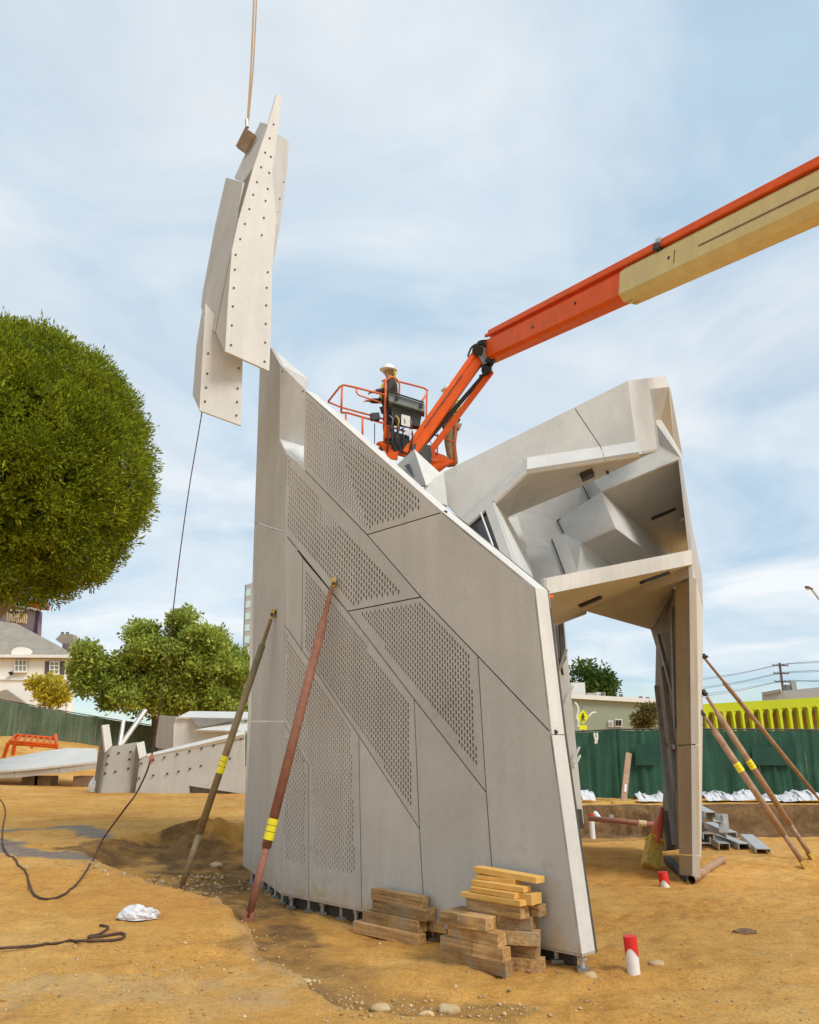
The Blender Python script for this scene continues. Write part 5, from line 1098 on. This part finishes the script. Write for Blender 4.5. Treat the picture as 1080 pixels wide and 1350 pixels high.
# orange rack
rk = thing('orange_rack', gp(20, 1004), 'orange steel pipe rack standing by the left fence', 'rack')
def z6(x, y): return x / 7.714, 930 + y / 7.714
def rkp(x, y, yy): u, v = z6(x, y); return at(u, v, yy)
for a, b_, r_ in (((95, 365, 31), (585, 405, 31), .05), ((95, 385, 31), (580, 425, 31), .05), ((160, 300, 33), (565, 335, 33), .05), ((85, 380, 31), (35, 535, 31), .07), ((150, 390, 31), (130, 510, 31), .07), ((165, 300, 33), (150, 400, 33), .06), ((565, 300, 33), (578, 440, 31.5), .06), ((575, 400, 31), (565, 440, 31), .05), ((165, 400, 31), (300, 400, 31), .04), ((330, 395, 31), (320, 440, 31), .05)):
    MB().tube([rkp(*a), rkp(*b_)], r_, 8).build('frame_tube', 'orange_paint', rk)
for i in range(8):
    f = i / 7; MB().tube([lerp(rkp(160, 300, 33), rkp(565, 335, 33), f), lerp(rkp(95, 365, 31), rkp(585, 405, 31), f)], .04, 6).build('cross_tube', 'orange_paint', rk)
# ------------------------------------------------------------------ white plastic along the fence foot
def film_strip(label, u0, u1, vf, yy, wd, seed, name='plastic_sheet'):
    rs = np.random.RandomState(seed); n_ = int((u1 - u0) / 2.2); rows = 7; k = MB()
    for i in range(n_ + 1):
        u = u0 + (u1 - u0) * i / n_; p = at(u, vf(u), yy); top = .22 + .16 * float(fbm(np.array([u * .06]), np.array([seed * 1.0]), 4, seed)[0]) * 2
        for r_ in range(rows + 1):
            f = r_ / rows; z = top * math.sin(math.pi * min(1, f * .9 + .06)) * (1 + .12 * rs.randn())
            k.v.append(Vector((p.x + .03 * rs.randn(), yy - wd / 2 + wd * f + .02 * rs.randn(), H(p.x, yy - wd / 2 + wd * f) + .02 + max(0, z))))
    k.f = [[i * (rows + 1) + r_, (i + 1) * (rows + 1) + r_, (i + 1) * (rows + 1) + r_ + 1, i * (rows + 1) + r_ + 1] for i in range(n_) for r_ in range(rows)]
    return tag(k.build(name, 'film', smooth=True), label, 'plastic sheet')
film_strip('long rumpled white plastic sheet along the right fence foot', 926, 1180, lambda u: 1056, 23.3, .9, 3)
film_strip('short rumpled white plastic sheet at the fence foot left of the leg', 838, 878, lambda u: 1054, 23.2, .8, 5)
film_strip('small white plastic sheet by the fence near the rear leg', 766, 783, lambda u: 1050, 23.4, .6, 7)
# ------------------------------------------------------------------ buildings left
hs_ = thing('white_house', at(60, 960, 62), 'white two storey house with grey hipped roof and shuttered window', 'house')
YH = 62
MB().prism([at(-90, 862, YH), at(97, 863, YH), at(92, 985, YH), at(-90, 990, YH)], .3).build('front_wall', 'house_wall', hs_)
MB().prism([at(97, 863, YH), at(97.8, 864, YH + 9), at(93, 985, YH + 9), at(92, 985, YH)], .3, toward=Vector((0, 66, 4))).build('side_wall', 'house_wall', hs_)
MB().prism([at(-90, 806, YH + 7), at(0, 819, YH + 6), at(21, 822, YH + 5.5), at(60, 842, YH + 3.5), at(101, 864.5, YH - .5), at(-90, 863.5, YH - .5)], .25).build('roof', 'house_roof', hs_)
MB().bar(at(-90, 864.5, YH - .45), at(101, 865.5, YH - .45), .3, .22).build('eave_trim', 'white_paint', hs_)
MB().bar(at(-90, 895, YH - .05), at(95, 896, YH - .05), .12, .12).build('string_course', 'white_paint', hs_)
for (u0, u1, v0, v1, nx_, ny_) in ((20, 35.5, 863, 885, 3, 3), (66, 78, 872.5, 888, 2, 3)):
    wn = MB().prism([at(u0, v0, YH - .08), at(u1, v0, YH - .08), at(u1 - .6, v1, YH - .08), at(u0 - .6, v1, YH - .08)], .05).build('window', 'window_glass', hs_)
    for i in range(nx_ + 1): f = i / nx_; MB().bar(at(u0 + (u1 - u0) * f, v0, YH - .16), at(u0 - .6 + (u1 - u0) * f, v1, YH - .16), .08, .05).build('muntin', 'white_paint', wn)
    for i in range(ny_ + 1): f = i / ny_; MB().bar(at(u0 - .6 * f, v0 + (v1 - v0) * f, YH - .15), at(u1 - .6 * f, v0 + (v1 - v0) * f, YH - .15), .05, .08).build('muntin', 'white_paint', wn)
    MB().bar(at(u0 - 1.5, v1 + .8, YH - .2), at(u1 + .3, v1 + .8, YH - .2), .25, .12).build('sill', 'white_paint', wn)
arc = [at(15, 864, YH - .3)] + [at(27.5 - 12.5 * math.cos(t_), 860 - 7 * math.sin(t_), YH - .3) for t_ in np.linspace(0, math.pi, 9)] + [at(40, 864, YH - .3)]
MB().prism(arc, .4).build('arched_dormer', 'house_wall', hs_)
for u0, u1 in ((59.5, 65), (79.3, 85)): MB().prism([at(u0, 872, YH - .1), at(u1, 872, YH - .1), at(u1 - .7, 889.5, YH - .1), at(u0 - .7, 889.5, YH - .1)], .06).build('shutter', 'shutter', hs_)
MB().tube([at(67, 891.5, YH - .3), at(67, 897, YH - .3)], [.08, .16], 8).build('wall_lantern', 'black', hs_)
MB().tube([at(14.5, 886, YH - .3), at(15, 890, YH - .3)], [.2, .1], 8).build('wall_lantern', 'black', hs_)
MB().prism([at(-40, 935, YH - 1.5), at(-20, 918, YH - 1.5), at(7, 909, YH - 1.5), at(30, 925, YH - 1.5), at(42, 936, YH - 1.5)], .4).build('porch_pediment', 'house_roof', hs_)
MB().prism([at(82, 848, YH + 2), at(97, 848, YH + 2), at(98, 862, YH + 2), at(82, 858, YH + 2)], 1.2).build('chimney', 'chimney', hs_)
MB().prism([at(73, 843, YH + 2.4), at(80, 836, YH + 2.4), at(95, 836, YH + 2.4), at(98, 848, YH + 2.4), at(80, 848, YH + 2.4)], 1.0).build('chimney_cap', 'house_roof', hs_)
for u in (82.5, 89): MB().tube([at(u, 836.5, YH + 3), at(u, 833.5, YH + 3)], .13, 8).build('chimney_pot', 'chimney', hs_)
bbd = thing('billboard_block', at(25, 960, 92), 'dark signage block with a red fascia rising behind the white house', 'billboard')
YB = 92
MB().prism([at(-30, 792, YB), at(8, 797, YB), at(51, 805, YB), at(46, 900, YB), at(-30, 900, YB)], 1.0).build('sign_face', 'billboard', bbd)
MB().prism([at(51, 805, YB), at(54, 804, YB + 3), at(48, 900, YB + 3), at(46, 900, YB)], .3).build('side_face', 'billboard_side', bbd)
MB().prism([at(49, 806, YB - .2), at(52.5, 806, YB - .2), at(47, 836, YB - .2), at(44, 834, YB - .2)], .1).build('dark_band', 'billboard_side', bbd)
for a, b_ in (((8, 796.5), (20, 795)), ((20, 794.5), (53, 804))): MB().bar(at(*a, YB - .4), at(*b_, YB - .4), .2, .22).build('light_trim', 'white_paint', bbd)
MB().prism([at(30, 793.5, YB - .6), at(46, 793, YB - .6), at(62.5, 797, YB - .6), at(61.5, 804, YB - .6), at(50, 803, YB - .6)], .6).build('red_fascia', 'billboard_red', bbd)
MB().prism([at(54, 797, YB - .8), at(62.5, 797.5, YB - .8), at(61.5, 803.7, YB - .8), at(53.5, 802.5, YB - .8)], .3).build('fascia_return', 'billboard', bbd)
rs = np.random.RandomState(2)
for i in range(8): u = 8 + i * 3.6; MB().box(at(u, 803.5 + i * .25, YB - .1), (.09, .05, .1)).build('small_letter', 'paper', bbd)
for i in range(11):
    u = 10 + i * 2.5; v0 = 807 + i * .25; v1 = v0 + rs.uniform(11, 14); MB().bar(at(u, v0, YB - .1), at(u - .5 + rs.uniform(-.4, .4), v1, YB - .1), .12, .05, Vector((0, -1, 0))).build('large_letter_stroke', 'billboard_print', bbd)
    if i % 3: MB().bar(at(u, v0 + rs.uniform(1, 9), YB - .1), at(u + 1.9, v0 + rs.uniform(1, 9), YB - .1), .1, .05, Vector((0, -1, 0))).build('large_letter_stroke', 'billboard_print', bbd)
tw = thing('office_tower', at(330, 960, 150), 'grey office tower with pale window bands beside the left facet', 'building')
MB().prism([at(325, 771, 150), at(345, 765, 154), at(345, 960, 154), at(318.5, 960, 150)], .4).build('tower_wall', 'tower_wall', tw)
for i in range(7):
    v = 777 + i * 15.5; MB().prism([at(325.2 - i * .55, v, 149.9), at(331 - i * .4, v - 1, 151), at(330.4 - i * .4, v + 8, 151), at(324.7 - i * .55, v + 9, 149.9)], .2).build('window_band', 'tower_glass', tw)
# ------------------------------------------------------------------ buildings right
sg_ = thing('sage_building', at(800, 975, 55), 'low sage green building with two small white windows behind the fence', 'building')
MB().prism([at(690, 915, 55), at(756, 920, 55), at(870, 925.5, 55), at(900, 927, 55), at(900, 985, 55), at(690, 985, 55)], 6).build('wall', 'sage_wall', sg_)
MB().bar(at(690, 914.5, 54.9), at(900, 926.5, 54.9), .4, .28).build('parapet_cap', 'white_paint', sg_)
for u0, u1, v0, v1 in ((802, 809, 950, 958.5), (811, 820.5, 948, 958.5)):
    wn = MB().prism([at(u0, v0, 54.9), at(u1, v0, 54.9), at(u1, v1, 54.9), at(u0, v1, 54.9)], .08).build('window', 'white_paint', sg_)
    um = (u0 + u1) / 2
    for a, b_ in ((u0 + 1, um - .4), (um + .4, u1 - 1)): MB().prism([at(a, v0 + 1.4, 54.85), at(b_, v0 + 1.4, 54.85), at(b_, v1 - 1.8, 54.85), at(a, v1 - 1.8, 54.85)], .04).build('pane', 'glass_dark' if u0 > 810 else 'window_glass', wn)
MB().box(at(761, 911, 56), (.45, .5, .52)).build('roof_unit', 'white_bar', sg_); MB().box(at(779, 918, 56), (.25, .3, .2)).build('roof_unit', 'galvanised', sg_); MB().box(at(791, 918, 56), (.3, .3, .25)).build('roof_unit', 'white_bar', sg_)
for u, v in ((795, 915), (819, 918), (845, 921), (854, 922)): MB().box(at(u, v, 55.5), (.1, .1, .14)).build('roof_vent', 'chimney', sg_)
ym = thing('lime_canopy', at(1000, 975, 48), 'bright lime yellow canopy building with flared pillars behind the right fence', 'building')
MB().prism([at(915, 929, 46), at(1110, 917.5, 44), at(1110, 929.5, 44), at(915, 940, 46)], 1.5).build('roof_band', 'lime', ym)
MB().prism([at(915, 936, 47.6), at(1110, 926, 45.6), at(1110, 990, 45.6), at(915, 990, 47.6)], .2).build('back_wall', 'lime_back', ym)
ux = 921.0; i = 0
while ux < 1100:
    yy = 46 - (ux - 915) * .0103; tv = 939.3 - (ux - 915) * .0535; fl_w = 4.2 + (ux - 915) * .009; bw = .95 + (ux - 915) * .006
    left = [at(ux - fl_w, tv, yy), at(ux - fl_w * .5, tv + 2.5, yy), at(ux - bw * 1.1, tv + 8, yy), at(ux - bw + 3.2, tv + 30, yy)]
    right = [at(ux + bw + 3.2, tv + 30, yy), at(ux + bw * 1.1, tv + 8, yy), at(ux + fl_w * .5, tv + 2.5, yy), at(ux + fl_w, tv, yy)]
    MB().prism(left + right, .35).build('pillar', 'lime', ym); ux += 11.4 + (ux - 915) * .012; i += 1
for u, v, w_, h_ in ((1022, 945, 4, 9), (1049, 948, 6, 3), (1062, 950, 5, 5), (1075, 946, 6, 8), (985, 946, 4, 8)): MB().box(at(u, v, 45.7), (w_ / 40, .05, h_ / 40)).build('poster', 'poster', ym)
gb = thing('grey_building', at(1050, 975, 85), 'plain grey flat roofed building rising behind the lime canopy', 'building')
MB().prism([at(1005, 915.5, 85), at(1030, 911, 84), at(1120, 902, 82), at(1120, 985, 82), at(1005, 985, 85)], 6).build('wall', 'grey_building', gb)
MB().bar(at(1005, 915, 84.9), at(1030, 910.5, 83.9), .3, .3).build('parapet', 'tower_wall', gb)
MB().box(at(1038, 906.5, 86), (.22, .2, .28)).build('roof_unit', 'chimney', gb); MB().box(at(1046, 904, 86), (.25, .2, .45)).build('roof_unit', 'sage_wall', gb)
up = thing('utility_pole', at(1034, 975, 110), 'dark wooden utility pole with three crossarms and wires', 'utility pole')
MB().tube([at(1041, 975, 110), at(1028, 874, 110)], .17, 8).build('pole', 'pole_wood', up)
for v, dx in ((877, 0), (887.5, 1.2), (898.5, 2.6)):
    MB().bar(at(1019 + dx, v, 110), at(1039 + dx, v + .6, 110), .18, .16).build('crossarm', 'pole_wood', up)
    for q in (0, .3, .7, 1): MB().tube([at(1019 + dx + 20 * q, v - .3, 110), at(1019 + dx + 20 * q, v - 2, 110)], .09, 6).build('insulator', 'galvanised', up)
for v, a, b_ in ((876, 870, 898), (876.6, 872, 900), (887, 882, 910), (888, 884, 912), (898, 896, 919), (899, 897, 922)):
    MB().tube(spline([at(1150, a - 10, 70), at(1085, a + 1, 92), at(1030, v, 110), at(970, v + (b_ - v) * .55, 122), at(900, b_, 135)], 5), .025, 5).build('wire', 'rope_grey', up)
sl_ = thing('street_lamp', at(1130, 975, 34), 'cobra head street lamp reaching in at the right edge', 'street lamp')
MB().tube(spline([at(1128, 985, 34), at(1122, 890, 34), at(1104, 826, 34), at(1085, 797, 34), at(1070.5, 777, 34)], 6), .045, 8).build('arm', 'galvanised', sl_, smooth=True)
hd = MB(); c_ = at(1066.5, 775.5, 34)
for i, (f, r_) in enumerate(((-1, .02), (-.7, .09), (-.1, .12), (.5, .09), (1, .045))): hd.v += [c_ + Vector((f * .17, r_ * math.cos(t_), -f * .05 + (r_ * .75 if math.sin(t_) > 0 else r_ * .35) * math.sin(t_))) for t_ in np.linspace(0, 2 * math.pi, 10, endpoint=False)]
hd.f = [[i * 10 + q, i * 10 + (q + 1) % 10, (i + 1) * 10 + (q + 1) % 10, (i + 1) * 10 + q] for i in range(4) for q in range(10)] + [list(range(10))[::-1], list(range(40, 50))]
hd.build('lamp_head', 'chimney', sl_, smooth=True); MB().box(c_ + Vector((-.02, 0, -.045)), (.09, .06, .02)).build('lens', 'paper', sl_)
ps_ = thing('crossing_sign', at(769, 985, 30), 'yellow diamond pedestrian crossing sign behind the green fence', 'sign')
MB().tube([at(770, 985, 30.05), at(768, 930, 30.05)], .04, 8).build('post', 'steel_grey', ps_)
dm_ = MB().prism([at(768.5, 935.5, 30), at(777, 945, 30), at(769, 955, 30), at(761, 945.5, 30)], .02).build('diamond_plate', 'sign_yellow', ps_)
MB().prism([at(764, 956, 30), at(774, 956, 30), at(774, 962, 30), at(764, 962, 30)], .02).build('lower_plate', 'sign_yellow', ps_)
for a, b_, w_ in (((768.8, 942.5), (768.8, 946.5), .05), ((768.6, 946.5), (766.8, 950.5), .03), ((769, 946.5), (771, 950.5), .03), ((768.8, 943.5), (766.6, 945.8), .025), ((768.8, 943.5), (771.2, 945.6), .025)): MB().bar(at(*a, 29.97), at(*b_, 29.97), w_, .01, Vector((0, -1, 0))).build('pictogram', 'black', dm_)
MB().tube([at(769, 941.3, 29.98), at(769, 941.3, 29.95)], .03, 8).build('pictogram', 'black', dm_)
for pts in ([(758, 926), (761.5, 931), (762.5, 938), (760.5, 946), (763, 952), (762, 958)], [(777, 944), (781, 940), (786, 939.5)], [(783.5, 966), (784.5, 973), (787, 980)], [(787, 966), (787.5, 974), (784.5, 980)]):
    tag(MB().tube(spline([at(u, v, 24.7) for u, v in pts], 5), .03, 6).build('white_ribbon', 'paper'), {758: 'long white ribbon fluttering left of the crossing sign', 777: 'short white ribbon right of the crossing sign'}.get(pts[0][0], 'white tie hanging on the green fence below the sign, ' + ('left' if pts[0][0] < 785 else 'right') + ' strand'), 'ribbon', 'white ribbons')
bpy.context.view_layer.update()
